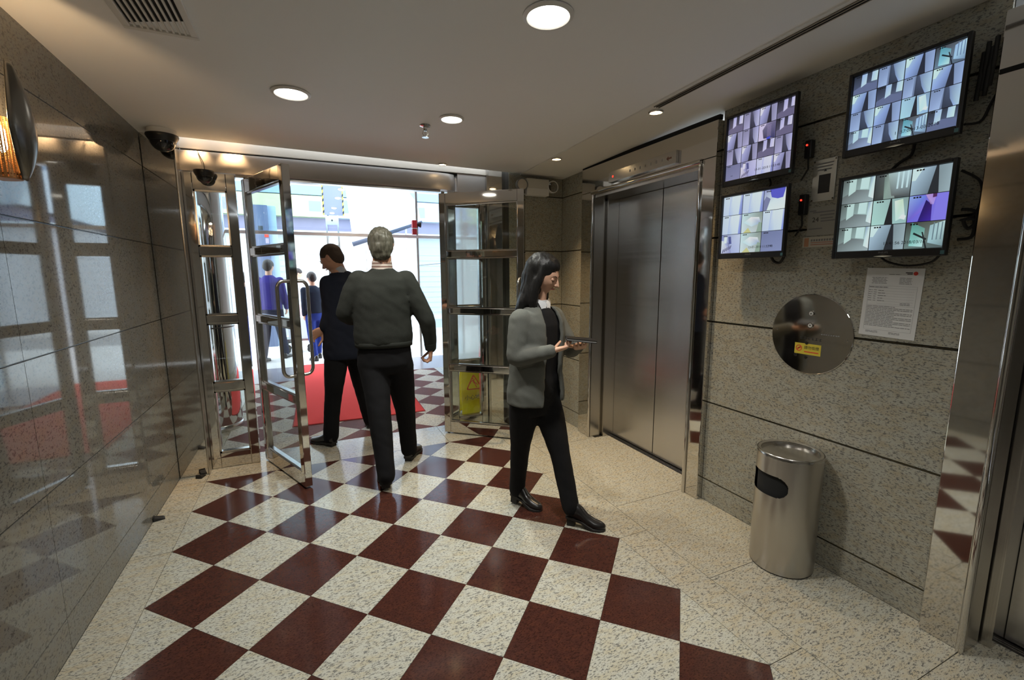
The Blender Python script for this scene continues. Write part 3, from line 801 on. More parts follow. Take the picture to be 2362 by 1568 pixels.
# ------------------------------------------------------------------ wall sconce
sx, sy, sz = XL, -.415, 1.985
sc_ = thing('wall_sconce', 'boat-shaped dark metal wall sconce with a glowing copper core', 'lamp', (sx, sy, sz))
g = []; NV, NH = 22, 10
for i in range(NV+1):
    t = -1 + 2*i/NV; w = .010 + .056*(1-abs(t)**1.7)
    z = sz + .19*t - .02*(1-t*t)
    g.append([(sx + .098 + .036*(1-s*s)*(1-.75*t*t) - .01*t*t, sy + s*w, z) for s in [-1 + 2*k/NH for k in range(NH+1)]])
mbs = MB(); vs = [p for row in g for p in row]; n_ = NH+1
mbs.add(vs, [(i*n_+k, i*n_+k+1, (i+1)*n_+k+1, (i+1)*n_+k) for i in range(NV) for k in range(NH)])
sh = obj('shield', mbs, m_bronze, sc_, smooth=60, fix=False)
so = sh.modifiers.new('thick', 'SOLIDIFY'); so.thickness = .004; so.offset = 0
def perforated(name):
    m, N, L, p = new_mat(name)
    p.inputs['Base Color'].default_value = (.70,.36,.14,1); p.inputs['Metallic'].default_value = .9; p.inputs['Roughness'].default_value = .35
    g_ = N.new('ShaderNodeNewGeometry'); v = N.new('ShaderNodeTexVoronoi'); v.inputs['Scale'].default_value = 190; v.inputs['Randomness'].default_value = .1
    L.new(g_.outputs['Position'], v.inputs['Vector'])
    c = N.new('ShaderNodeMath'); c.operation = 'GREATER_THAN'; c.inputs[1].default_value = .42
    L.new(v.outputs['Distance'], c.inputs[0]); L.new(c.outputs[0], p.inputs['Alpha'])
    return m
hc = []
for z in (sz-.185, sz-.04, sz+.005):
    hc.append([(sx + .015 + .070*math.sin(math.pi*k/14), sy - .045*math.cos(math.pi*k/14), z) for k in range(15)])
n_ = 15
obj('perforated_cup', MB().add([p for r in hc for p in r], [(i*n_+k, i*n_+k+1, (i+1)*n_+k+1, (i+1)*n_+k) for i in range(2) for k in range(14)]), perforated('perforated copper'), sc_, smooth=60, fix=False)
obj('cup_floor', MB().prism([(x, y) for x, y, z in hc[0]], sz-.190, sz-.185), m_copper, sc_)
obj('bulb', MB().sphere((sx+.045, sy, sz-.06), (.018,.018,.045), 12, 8), plain('sconce bulb', (.9,.8,.6), .4, emit=(1,.72,.40), estr=40), sc_, smooth=180)
obj('back_plate', MB().box(sx+.0005, sx+.012, sy-.055, sy+.055, sz-.16, sz+.02), m_darksteel, sc_, bevel=.004)
obj('shield_arm', MB().box(sx+.012, sx+.10, sy-.008, sy+.008, sz-.175, sz-.168), m_darksteel, sc_)
lamp('bulb_glow', 'POINT', (sx+.05, sy, sz+.02), 5.0, (1,.68,.36), sc_, shadow_soft_size=.012)

# ------------------------------------------------------------------ security monitors
def screen_material():
    m = bpy.data.materials.new('screen picture'); m.use_nodes = True; N = m.node_tree.nodes; L = m.node_tree.links
    p = N['Principled BSDF']; a = N.new('ShaderNodeVertexColor'); a.layer_name = 'picture'
    p.inputs['Base Color'].default_value = (.01,.01,.01,1); p.inputs['Roughness'].default_value = .3
    L.new(a.outputs['Color'], p.inputs['Emission Color']); p.inputs['Emission Strength'].default_value = .78
    return m
m_screen = screen_material()
def lin(c):
    c = c/255.0
    return c/12.92 if c <= .04045 else ((c+.055)/1.055)**2.4
class Pic:
    """flat picture: layered polygons with colours, drawn in the unit square"""
    def __init__(s): s.v = []; s.f = []; s.c = []; s.d = 0
    def poly(s, pts, col):
        if not hasattr(col[0], '__len__'): cols = [col]*len(pts)
        else: cols = col
        k = len(s.v); s.d += 1
        s.v += [(x, y, s.d*4e-6) for x, y in pts]; s.f.append(tuple(range(k, k+len(pts)))); s.c += [tuple(lin(q) for q in c) for c in cols]
    def rect(s, x0, y0, x1, y1, c): s.poly([(x0,y0),(x1,y0),(x1,y1),(x0,y1)], c)
def mixc(c, tint, k=1.0): return tuple(max(0, min(255, v*t*k)) for v, t in zip(c, tint))
def cell(P, x0, y0, w, h, kind, tint, rnd):
    def Q(pts, c): P.poly([(x0+max(0, min(1, a))*w, y0+max(0, min(1, b))*h) for a, b in pts], [mixc(q, tint) for q in c] if hasattr(c[0], '__len__') else mixc(c, tint))
    j = lambda s=.06: rnd.uniform(-s, s)
    full = [(0,0),(1,0),(1,1),(0,1)]
    if kind == 'door':          # dark corner, two bright door leaves, grey floor
        Q(full, [(95,95,105),(130,130,140),(60,62,66),(45,46,50)])
        Q([(0,0),(1,0),(1,.35+j()),(.45+j(),.5),(0,.3+j())], (112,110,122))
        a = .28+j(.08); Q([(a,.32),(a+.22,.45),(a+.24,1),(a+.02,1)], [(205,210,222),(215,215,235),(190,195,215),(175,180,190)])
        Q([(a+.42,.5),(a+.66,.48),(a+.68,1),(a+.44,1)], [(200,205,230),(225,228,240),(215,220,235),(190,195,215)])
    elif kind == 'hall':        # bright wall left, dark floor wedge, curved pale wall
        Q(full, [(150,152,160),(60,62,68),(70,72,80),(165,168,172)])
        Q([(0,0),(.40+j(),0),(.42+j(),1),(0,1)], [(168,170,178),(185,188,196),(150,152,160),(140,143,150)])
        Q([(.42,0),(.78,0),(.60+j(),1),(.44,1)], [(52,54,60),(64,66,74),(88,90,98),(70,72,78)])
        Q([(.80,0),(1,0),(1,1),(.58+j(),1),(.66,.4)], [(170,178,195),(205,212,235),(190,196,212),(130,134,145),(140,146,158)])
    elif kind == 'hallr':
        Q(full, [(70,72,78),(175,178,186),(165,168,176),(95,98,108)])
        Q([(0,0),(.45+j(),0),(.60,1),(0,1)], [(165,172,190),(120,125,138),(150,156,172),(205,212,232)])
        Q([(.45,0),(.72,0),(.66,1),(.60,1)], (44,44,50))
        Q([(0,.55),(.1,.55),(.28,1),(0,1)], (225,232,248))
    elif kind == 'stair':
        Q(full, (215,212,208)); Q([(.30,.10),(.9,0),(1,0),(1,1),(.45,1),(.22,.62)], [(70,66,76),(60,64,96),(90,90,110),(120,118,132),(150,146,158),(110,108,118)])
        for k in range(9): Q([(.50,.10+k*.085),(.74,.13+k*.085),(.74,.16+k*.085),(.50,.13+k*.085)], (160,150,165))
        Q([(.5,0),(.7,0),(.72,.15),(.5,.13)], (70,84,190))
    elif kind == 'grey':
        Q(full, [(134,140,152),(140,146,158),(126,132,146),(120,126,138)]); Q([(.35,.25),(.5,.25),(.5,.32),(.35,.32)], (105,110,122))
    elif kind == 'lobby':
        Q(full, [(150,156,178),(190,196,216),(205,210,226),(140,146,164)])
        Q([(0,0),(.55,0),(.42,.55),(.1,.7),(0,.7)], [(205,205,205),(150,150,168),(120,120,140),(190,196,225),(230,232,240)])
        for k in range(5): Q([(.05+k*.1,.02+k*.05),(.10+k*.1,.02+k*.05),(.16+k*.1,.22+k*.05),(.11+k*.1,.22+k*.05)], (95,92,108))
        Q([(.12,.55),(.28,.55),(.30,.92),(.14,.92)], (225,230,240)); Q([(.40,.50),(.55,.50),(.50,.9),(.36,.9)], (86,92,128))
    elif kind == 'light':
        Q(full, [(196,206,232),(214,224,250),(226,236,255),(206,216,244)])
        Q([(.30,0),(.55,0),(.52,1),(.36,1)], [(176,190,222),(200,212,240),(226,234,252),(186,196,222)])
        Q([(.82+j(),0),(1,0),(1,1),(.9,1)], [(150,164,196),(120,130,160),(150,158,178),(200,206,228)])
    elif kind == 'cabin':
        Q(full, [(224,236,250),(230,240,252),(210,222,244),(150,152,170)])
        Q([(.25,1),(.95,1),(.85,.55),(.62,.52),(.35,.62)], (92,92,168)); Q([(0,0),(.15,0),(.3,.55),(.1,.7),(0,.5)], (128,130,142))
        Q([(.88,.4),(1,.35),(1,1),(.94,1)], (236,240,250))
    elif kind == 'yard':
        Q(full, [(216,226,222),(196,200,170),(140,150,120),(206,228,240)])
        Q([(.1,.55),(.45,.8),(.85,.75),(.95,.45),(.5,.3)], [(200,226,240),(250,252,252),(232,240,250),(150,168,170),(204,222,236)])
        Q([(.1,0),(.5,0),(.34,.26)], (206,200,120)); Q([(.75,0),(1,0),(1,.45),(.85,.5)], (150,168,130))
    elif kind == 'ramp':
        Q(full, [(190,214,206),(172,190,192),(150,160,160),(186,204,200)])
        Q([(.38,0),(.62,0),(.54,1),(.50,1)], (38,36,40)); Q([(.70,.1),(.95,.25),(.85,.95),(.62,.9)], [(214,226,220),(236,240,240),(220,222,196),(240,236,220)])
        Q([(.78,.2),(.95,.12),(.98,.28),(.86,.34)], (245,248,250))
    elif kind == 'purple':
        Q(full, [(122,104,214),(150,126,246),(140,118,244),(120,112,210)])
        Q([(0,0),(.40,.45),(.42,.95),(0,1)], [(128,98,204),(146,110,220),(120,130,222),(160,170,235)])
        Q([(.28,0),(.62,0),(.60,.6),(.44,.8)], [(48,28,120),(74,44,160),(60,30,110),(40,24,90)])
        Q([(.42,1),(.70,1),(.64,.6),(.56,.62)], [(206,150,205),(180,130,220),(190,150,240),(150,100,170)])
        Q([(.66,0),(1,0),(1,1),(.70,1)], (146,124,248)); Q([(.60,.86),(.70,.88),(.70,1),(.60,1)], (92,44,90))
    elif kind == 'ceil':
        Q(full, [(60,58,58),(90,90,94),(140,136,132),(70,70,74)])
        Q([(.28,0),(.60,0),(.45,.9),(.25,1)], [(150,160,150),(150,150,148),(165,165,160),(120,124,120)])
        Q([(.5,.1),(1,.05),(1,1),(.35,1)], [(110,104,104),(92,88,92),(200,208,216),(176,180,178)])
        for k in range(3): Q([(.62+k*.13,.35),(.67+k*.13,.35),(.68+k*.13,1),(.63+k*.13,1)], (215,222,232))
    elif kind == 'atrium':
        Q(full, [(120,130,128),(92,96,98),(110,104,96),(66,64,60)])
        Q([(.12,.1),(.48,.05),(.50,.75),(.15,1)], [(160,206,200),(210,240,236),(120,160,150),(90,150,140)])
        Q([(.2,.55),(.55,.30),(.57,.36),(.22,.62)], (36,40,42)); Q([(.42,.62),(.46,.62),(.60,0),(.55,0)], (44,46,48))
        Q([(.60,.2),(1,.05),(1,1),(.62,.85)], [(176,196,204),(130,140,146),(206,214,214),(170,184,192)])
        for k in range(3): Q([(.70+k*.1,.3),(.73+k*.1,.3),(.74+k*.1,.95),(.71+k*.1,.95)], (120,130,140))
    elif kind == 'room':
        Q(full, [(150,152,152),(210,222,222),(170,180,178),(96,96,94)])
        Q([(0,0),(1,0),(1,.45),(.45,.55),(0,.30)], [(128,126,128),(176,176,180),(150,148,150),(118,116,118),(112,110,110)])
        Q([(.2,.32),(.42,.5),(.43,1),(.2,1)], (206,214,210)); Q([(.56,.55),(.82,.52),(.84,1),(.58,1)], (214,222,220))
        Q([(.84,.2),(1,.1),(1,1),(.88,1)], [(225,235,245),(245,250,255),(225,228,240),(150,160,190)])
    # caption marks of the camera name
    for k in range(3): Q([(.10+k*.075,.90),(.155+k*.075,.90),(.155+k*.075,.955),(.10+k*.075,.955)], (18,18,20))

def monitor(label, ya, yb, z0, z1, cells, tint, seed, stamp, led, xf=2.70):
    """screen faces the room (-X); ya is the edge towards the doors"""
    rnd = random.Random(seed); yc = (ya+yb)/2
    r = thing('security_monitor', label, 'monitor', (xf+.03, yc, z0), group='security monitors')
    b = .014; bb = .030
    # bezel: four bars round the screen
    y_l, y_r, z_b, z_t = ya-b, yb+b, z0+bb, z1-b
    obj('bezel', MB().box(xf, xf+.022, ya, y_l, z0, z1).box(xf, xf+.022, y_r, yb, z0, z1).box(xf, xf+.022, y_l, y_r, z0, z_b).box(xf, xf+.022, y_l, y_r, z_t, z1), m_black, r, bevel=.003)
    obj('back_shell', MB().loft([[(xf+.022, ya-.004, z0+.004),(xf+.022, yb+.004, z0+.004),(xf+.022, yb+.004, z1-.004),(xf+.022, ya-.004, z1-.004)],
        [(xf+.055, ya-.06, z0+.06),(xf+.055, yb+.06, z0+.06),(xf+.055, yb+.06, z1-.06),(xf+.055, ya-.06, z1-.06)]]), m_black, r)
    P = Pic(); n = len(cells)
    P.rect(0, 0, 1, 1, (20,20,22))
    for i, row in enumerate(cells):
        for k, kind in enumerate(row):
            e = .004
            cell(P, k/len(row)+e, 1-(i+1)/n+e, 1/len(row)-2*e, 1/n-2*e, kind, tint, rnd)
    W, Hh = abs(y_l-y_r), z_t-z_b
    sc = MB(); sc.add(P.v, P.f); sc.v = [(x*W, y*Hh, z) for x, y, z in sc.v]
    sc.xf(on_wall_right(xf+.012, y_l, z_b))
    o = obj('screen', sc, m_screen, r, fix=False)
    ca = o.data.color_attributes.new('picture', 'FLOAT_COLOR', 'POINT')
    for k, c in enumerate(P.c): ca.data[k].color = (*c, 1)
    t = text_mb(stamp, .017, 'CENTER', .0002)
    t.xf(on_wall_right(xf+.0115, y_l - W*.66, z_b + Hh*.085))
    obj('time_stamp', t, plain('stamp dark', (.02,.02,.03), .5) if 'stamp dark' not in MATS else MATS['stamp dark'], o)
    lg = text_mb('PHILIPS', .011, 'CENTER', .0003); lg.xf(on_wall_right(xf-.0003, yc, z0+.019))
    obj('lettering', lg, m_inkgrey, r)
    if led:
        obj('gloss_strip', MB().add([(xf-.002, yc+.035, z0+.005), (xf-.003, yc, z0+.010), (xf-.002, yc-.035, z0+.005), (xf-.0005, yc, z0+.002)], [(0,1,2,3)]), m_mirror, r, fix=False)
    obj('energy_sticker', MB().box(xf-.0006, xf-.0001, yb+.016, yb+.004, z0+.006, z0+.020), plain('teal sticker', (.08,.20,.22), .4) if 'teal sticker' not in MATS else MATS['teal sticker'], r)
    obj('wall_bracket', MB().box(xf+.056, XR-.001, yc-.05, yc+.05, (z0+z1)/2-.05, (z0+z1)/2+.05).box(xf+.056, XR-.02, yc-.015, yc+.015, (z0+z1)/2+.05, z1-.02), m_darksteel, r)
    return r
monitor('upper monitor nearest the elevator showing sixteen hallway views', -.640, -1.048, 1.945, 2.318,
        [['door','hall','hallr','door'],['hallr','hall','stair','door'],['hall','hallr','door','hall'],['grey','lobby','light','hallr']], (1.06,1.03,1.22), 3, '13-01-2018 11:53:48', True)
monitor('lower monitor nearest the elevator with nine bright lilac views', -.640, -1.040, 1.548, 1.902,
        [['light','light','cabin'],['light','yard','light'],['lobby','yard','grey']], (1.06,1.10,1.30), 5, '13-01-2018 11:53:48', False)
monitor('upper monitor beside the steel pillar showing sixteen bluish views', -1.270, -1.664, 1.962, 2.302,
        [['door','hall','hallr','atrium'],['hallr','door','hall','hallr'],['hall','hallr','ramp','hall'],['room','hall','atrium','door']], (.98,1.12,1.34), 8, '11:57:08 13-03-2018', True)
monitor('lower monitor beside the steel pillar with one purple view', -1.268, -1.670, 1.530, 1.880,
        [['room','ceil','hallr'],['room','ramp','purple'],['room','hallr','atrium']], (1.0,1.12,1.12), 9, '13:41:56 2018/03/16', True)

# cables and adaptors behind and beside the monitors
def cable(label, pts, r=.0045):
    P_ = [Vector(p) for p in pts]; out = []
    for i in range(len(P_)-1):
        p0 = P_[max(i-1, 0)]; p1 = P_[i]; p2 = P_[i+1]; p3 = P_[min(i+2, len(P_)-1)]
        for k in range(8):
            t = k/8; out.append(.5*((2*p1) + (p2-p0)*t + (2*p0-5*p1+4*p2-p3)*t*t + (3*p1-p0-3*p2+p3)*t**3))
    out.append(P_[-1])
    return tag(obj('power_cable', MB().tube(out, r, 7), m_rubber, smooth=60), label, 'cable')
xw = XR-.012
cable('black cable looping below the lower monitor beside the pillar', [(2.76,-1.42,1.55),(2.77,-1.45,1.515),(2.78,-1.52,1.495),(2.78,-1.60,1.51),(2.76,-1.64,1.56)])
cable('black cable arcing off the upper monitor to the steel pillar', [(2.75,-1.655,2.00),(xw,-1.68,2.01),(xw,-1.70,2.06),(xw,-1.712,2.09)])
cable('black cable curling beside the lower monitor under the pillar edge', [(2.76,-1.66,1.84),(xw,-1.70,1.80),(xw,-1.712,1.74),(xw,-1.70,1.68),(2.77,-1.672,1.66)])
cable('black cable coil hanging beside the lower pillar-side monitor', [(2.77,-1.672,1.70),(xw,-1.70,1.69),(xw,-1.705,1.65),(xw,-1.685,1.63),(2.78,-1.678,1.66),(xw,-1.70,1.66),(xw,-1.70,1.60),(2.77,-1.672,1.59)], .006)
cable('black cable between the two monitors beside the pillar', [(2.77,-1.50,1.98),(xw,-1.48,1.94),(xw,-1.44,1.915),(2.77,-1.41,1.865)], .006)
cable('thin black cable between the two monitors beside the elevator', [(2.77,-.88,1.96),(xw,-.87,1.93),(2.77,-.86,1.885)])
cable('short black cable stub below the lower monitor near the elevator', [(2.76,-.93,1.56),(2.775,-.94,1.528),(2.78,-.97,1.522),(2.77,-1.0,1.56)], .007)
def adaptor(label, y, z, h):
    a = thing('power_adaptor', label, 'adaptor', (XR, y, z), group='power adaptors')
    obj('adaptor_body', MB().box(XR-.030, XR-.001, y-.018, y+.018, z-h/2, z+h/2), m_black, a, bevel=.006)
    obj('indicator', MB().sphere((XR-.032, y+.004, z+h*.22), .0048, 10, 6), m_ledred, a)
    obj('cord', MB().tube([(XR-.02, y, z-h/2), (XR-.02, y-.004, z-h/2-.05), (XR-.03, y+.02, z-h/2-.10)], .004, 6), m_rubber, a)
adaptor('black adaptor with a red light beside the upper elevator-side monitor', -1.064, 2.06, .085)
adaptor('black adaptor with a red light beside the lower elevator-side monitor', -1.058, 1.80, .10)
cl = thing('cable_bundle', 'thick bundle of black cables beside the upper pillar-side monitor', 'cable', (xw, -1.69, 2.2))
for k, (a, b) in enumerate(((-1.672, 2.24), (-1.682, 2.27), (-1.693, 2.25), (-1.703, 2.28))):
    obj('strand', MB().tube([(xw-.02, a, b), (xw-.035, a-.004, b-.08), (xw-.02, a+.006, b-.16)], .007, 7), m_rubber, cl, smooth=60)

# ------------------------------------------------------------------ plates and notices on the right-hand wall
pl = thing('framed_plate', 'pale metal plate with a black window between the monitors', 'plate', (XR, -1.14, 1.90))
obj('plate', MB().box(XR-.006, XR-.0005, -1.192, -1.084, 1.807, 2.002), plain('pale plate', (.55,.55,.50), .25, .6), pl, bevel=.002)
obj('black_window', MB().box(XR-.0075, XR-.006, -1.168, -1.116, 1.845, 1.930), m_black, pl)
for y, z in ((-1.090,1.994),(-1.186,1.994),(-1.090,1.815),(-1.186,1.815)):
    obj('screw', MB().lathe([(.004, 0), (.003, -.002)], (XR-.0062, y, z), 10, 'x'), m_bead, pl)
mbq = MB()
for k in range(3):
    mbq.box(XR-.0066, XR-.0061, -1.178+.004*k, -1.104, 1.984-.014*k, 1.978-.014*k)
obj('text_line', mbq, m_inkgrey, pl)
obj('small_triangle', MB().prism([(-1.143,1.955),(-1.135,1.944),(-1.150,1.944)], XR-.0066, XR-.0061, 'x'), m_ink, pl)
nt = thing('service_notice', 'grey notice marked 24 under the framed plate', 'notice', (XR, -1.145, 1.715))
obj('sheet', MB().box(XR-.003, XR-.0005, -1.212, -1.078, 1.648, 1.782), plain('grey sheet', (.36,.35,.31), .5), nt)
obj('lettering', text_mb('24', .032, 'CENTER', .0003).xf(on_wall_right(XR-.0033, -1.115, 1.722)), m_ink, nt)
mbq = MB()
for y0, y1, z in ((-1.085,-1.115,1.765),(-1.10,-1.20,1.757),(-1.135,-1.20,1.742),(-1.14,-1.195,1.727),(-1.14,-1.205,1.714),(-1.085,-1.150,1.680)):
    mbq.box(XR-.0035, XR-.003, y0, y1, z-.003, z+.003)
obj('text_line', mbq, m_inkgrey, nt)
st = thing('warning_sticker', 'white strip sticker with a red pictogram and small writing', 'sticker', (XR, -1.14, 1.617))
obj('strip', MB().box(XR-.0032, XR-.0006, -1.215, -1.062, 1.592, 1.642), plain('cream strip', (.55,.53,.45), .5), st)
obj('pictogram', MB().box(XR-.0037, XR-.0032, -1.092, -1.070, 1.596, 1.638), plain('faded orange', (.55,.28,.16), .6), st)
for k in range(9):
    y = -1.102 - k*.0122
    obj('character', MB().box(XR-.0037, XR-.0032, y-.008, y, 1.620, 1.630), m_inkgrey, st)
mbq = MB().box(XR-.0037, XR-.0032, -1.208, -1.102, 1.612, 1.6155).box(XR-.0037, XR-.0032, -1.208, -1.102, 1.602, 1.606)
obj('red_text_line', mbq, plain('faded red', (.48,.20,.14), .6), st)

# round call plate
cx_, cy_, cz_ = XR, -1.139, 1.163
cpn = thing('call_plate', 'large round polished steel call-button plate', 'button plate', (cx_, cy_, cz_))
obj('disc', MB().lathe([(.199, -.0005), (.200, -.003), (.198, -.0045)], (cx_, cy_, cz_), 72, 'x'), plain('disc steel', (.58,.55,.51), .07, 1.0), cpn)
for dz, up in ((.105, 1), (.045, -1)):
    b_ = obj('button_ring', MB().lathe([(.0145, -.0045), (.0145, -.009), (.0105, -.009), (.0105, -.0045)], (cx_, cy_, cz_+dz), 24, 'x'), m_satin, cpn, smooth=40)
    obj('button', MB().lathe([(.0100, -.0045), (.0100, -.0080)], (cx_, cy_, cz_+dz), 20, 'x'), m_white, b_)
    obj('arrow', MB().prism([(cy_-.005, cz_+dz-.004*up), (cy_+.005, cz_+dz-.004*up), (cy_, cz_+dz+.005*up)], XR-.0086, XR-.0081, 'x'), m_ink, b_)
for dy, dz in ((.0, -.045), (-.002, -.118), (.052, -.112)):
    obj('keyhole', MB().lathe([(.008, -.0046), (.008, -.0062)], (cx_, cy_+dy+.01, cz_+dz), 16, 'x'), m_darksteel, cpn)
for dy, dz in ((.172, .010), (-.172, -.012)):
    obj('screw', MB().lathe([(.007, -.0046), (.006, -.0060)], (cx_, cy_+dy, cz_+dz), 16, 'x'), m_satin, cpn)
for k in range(6):
    mbq = MB(); y = cy_ + .045 - k*.0185; z = cz_ - .022 - .0006*k
    mbq.box(XR-.0052, XR-.0046, y-.013, y, z-.002, z).box(XR-.0052, XR-.0046, y-.013, y, z+.006, z+.008).box(XR-.0052, XR-.0046, y-.0075, y-.0055, z-.004, z+.010)
    obj('engraved_character', mbq, m_ink, cpn)
mbq = MB()
for k in range(8): mbq.box(XR-.0052, XR-.0046, cy_-.062-k*.011, cy_-.055-k*.011, cz_+.004, cz_+.009)
obj('engraved_line', mbq, m_inkgrey, cpn)
ns = thing('no_smoking_sticker', 'yellow no smoking sticker on the round steel plate', 'sticker', (XR-.005, -1.135, 1.09))
obj('label', MB().box(XR-.0052, XR-.0046, -1.200, -1.070, 1.060, 1.115), plain('dull yellow', (.62,.50,.05), .5), ns)
ring = MB(); c0 = (-1.092, 1.089)
pts_o = [(c0[0]+.016*math.cos(a), c0[1]+.016*math.sin(a)) for a in [2*math.pi*k/20 for k in range(20)]]
pts_i = [(c0[0]+.012*math.cos(a), c0[1]+.012*math.sin(a)) for a in [2*math.pi*k/20 for k in range(20)]]
ring.add([(XR-.0056, a, b) for a, b in pts_o+pts_i], [(k, (k+1) % 20, 20+(k+1) % 20, 20+k) for k in range(20)])
ring.add([(XR-.0056, c0[0]-.010, c0[1]+.006), (XR-.0056, c0[0]-.006, c0[1]+.010), (XR-.0056, c0[0]+.010, c0[1]-.006), (XR-.0056, c0[0]+.006, c0[1]-.010)], [(0,1,2,3)])
ring.box(XR-.0056, XR-.0053, c0[0]-.009, c0[0]+.007, c0[1]-.001, c0[1]+.002)
obj('no_smoking_mark', ring, m_inkred, ns)
obj('lettering', text_mb('請勿吸煙', .0185, 'CENTER', .0003).xf(on_wall_right(XR-.0055, -1.155, 1.094)), m_ink, ns)
obj('small_line', MB().box(XR-.0056, XR-.0053, -1.19, -1.12, 1.071, 1.076), m_inkred, ns)

# A4 notice
pn = thing('paper_notice', 'white printed notice sheet taped up right of the round plate', 'notice', (XR, -1.463, 1.335))
Mn = on_wall_right(XR-.0015, -1.463, 1.338) @ Matrix.Rotation(-.028, 4, 'Z')
obj('sheet', MB().box(-.104, .104, -.148, .148, 0, .0008).xf(Mn), m_paper, pn)
def ink(name, rects, mat):
    q = MB()
    for u0, v0, u1, v1 in rects: q.box(u0, u1, v0, v1, .0009, .0013)
    obj(name, q.xf(Mn), mat, pn)
rr_ = random.Random(4)
def row(u0, u1, v, h=.0022, gaps=True):
    out = []; u = u0
    while u < u1:
        w = rr_.uniform(.006, .022); out.append((u, v, min(u+w, u1), v+h)); u += w + .0022
    return out
L1 = []
for k in range(5): L1 += row(-.080+.003*(k % 2), -.022-.004*(k % 2), .106-.006*k); L1 += row(.022, .066-.003*(k % 2), .106-.006*k)
L1 += row(-.018, .024, .120); ink('heading_line', L1, m_inkgrey)
ink('table_rule', [(-.088, .072, .088, .0728), (-.088, .062, .088, .0628), (-.088, -.012, .088, -.0112), (-.088, -.120, -.0872, .072), (.0872, -.120, .088, .072), (-.088, -.120, .088, -.1192)]
    + [(-.05, .050-.011*k, .08, .0506-.011*k) for k in range(6)], plain('pale rule', (.42,.42,.42), .8))
L2 = row(-.086, -.015, .065, .003)
for k in range(6): L2 += row(-.086, -.072, .052-.009*k); L2 += row(-.067, -.056, .052-.009*k)
for k in range(5): L2 += row(-.050, -.030+.006*(k % 3), .051-.011*k)
L2 += row(.035, .07, .0) + row(.035, .07, -.006)
ink('table_text', L2, m_inkgrey)
L3 = []
for k in range(14): L3 += row(-.086, .083 if k % 3 else .02, -.018-.0066*k, .0024)
for k in range(2): L3 += row(-.078, -.03, -.128-.005*k); L3 += row(.01, .05, -.128-.005*k)
ink('body_text', L3, m_inkgrey)
ink('logo_text', [(.040, .128, .064, .1315), (.046, .1225, .064, .126)], m_ink)
q = MB().lathe([(.008, .0009), (.008, .0013)], (.0745, .127, 0), 12); obj('logo_mark', q.xf(Mn), m_inkred, pn)

# ------------------------------------------------------------------ litter bin with ash tray
bx_, by_, br_, bh_ = 2.657, -1.190, .143, .600
bn = thing('ash_bin', 'round brushed steel litter bin with an ashtray top', 'bin', (bx_, by_, 0))
NB = 72; zlo, zhi = .395, .50
hole_dir = math.atan2(-2.548-by_, .536-bx_) - .80     # opening faces towards the middle of the lobby
zs = [0, .012, zlo-.02] + [zlo + (zhi-zlo)*k/10 for k in range(11)] + [zhi+.02, bh_-.012, bh_]
def in_hole(a, z):
    d = (a - hole_dir + math.pi) % (2*math.pi) - math.pi
    s_ = d*br_; zz = z - (zlo+zhi)/2; rr2 = (zhi-zlo)/2
    e = max(0, abs(s_) - .070)
    return e*e + zz*zz < rr2*rr2*.96
mbb = MB()
def rad(z): return br_ - (.004 if z < .006 else 0)
vs = [(bx_+rad(z)*math.cos(2*math.pi*k/NB), by_+rad(z)*math.sin(2*math.pi*k/NB), z+.001) for z in zs for k in range(NB)]
fs = []
for i in range(len(zs)-1):
    for k in range(NB):
        am = 2*math.pi*(k+.5)/NB; zm = (zs[i]+zs[i+1])/2
        if in_hole(am, zm): continue
        fs.append((i*NB+k, i*NB+(k+1) % NB, (i+1)*NB+(k+1) % NB, (i+1)*NB+k))
# fine edge of the slot: cut cleanly by refining the ring that carries it
NB2 = 360; mbb = MB()
zs = [0, .012, zlo-.004] + [zlo + (zhi-zlo)*k/32 for k in range(33)] + [zhi+.004, bh_-.012, bh_]
vs = [(bx_+rad(z)*math.cos(2*math.pi*k/NB2), by_+rad(z)*math.sin(2*math.pi*k/NB2), z+.001) for z in zs for k in range(NB2)]
fs = []
for i in range(len(zs)-1):
    for k in range(NB2):
        if in_hole(2*math.pi*(k+.5)/NB2, (zs[i]+zs[i+1])/2): continue
        fs.append((i*NB2+k, i*NB2+(k+1) % NB2, (i+1)*NB2+(k+1) % NB2, (i+1)*NB2+k))
mbb.add(vs, fs)
obj('bin_body', mbb, brushed('bin steel', (.52,.495,.46), .30, (240, 240, 2.0), .04), bn, smooth=40, fix=False)
obj('inner_liner', MB().lathe([(br_-.012, .01), (br_-.012, bh_-.07)], (bx_, by_, 0), 48), m_void, bn, smooth=40)
obj('rim', MB().lathe([(br_+.0008, bh_-.016), (br_+.0015, bh_-.004), (br_-.004, bh_+.002), (br_-.016, bh_-.001), (br_-.018, bh_-.008), (br_-.018, bh_-.045), (br_-.010, bh_-.047)], (bx_, by_, 0), 64), m_satin, bn, smooth=50)
obj('ash_tray', MB().lathe([(br_-.018, bh_-.040), (br_-.030, bh_-.048), (.001, bh_-.050), (.001, bh_-.056), (br_-.018, bh_-.056)], (bx_, by_, 0), 64), m_mirror, bn, smooth=50)
obj('base_ring', MB().lathe([(br_-.004, .0), (br_-.002, .002), (br_-.002, .010), (br_-.008, .012)], (bx_, by_, .0005), 48), m_darksteel, bn, smooth=40)

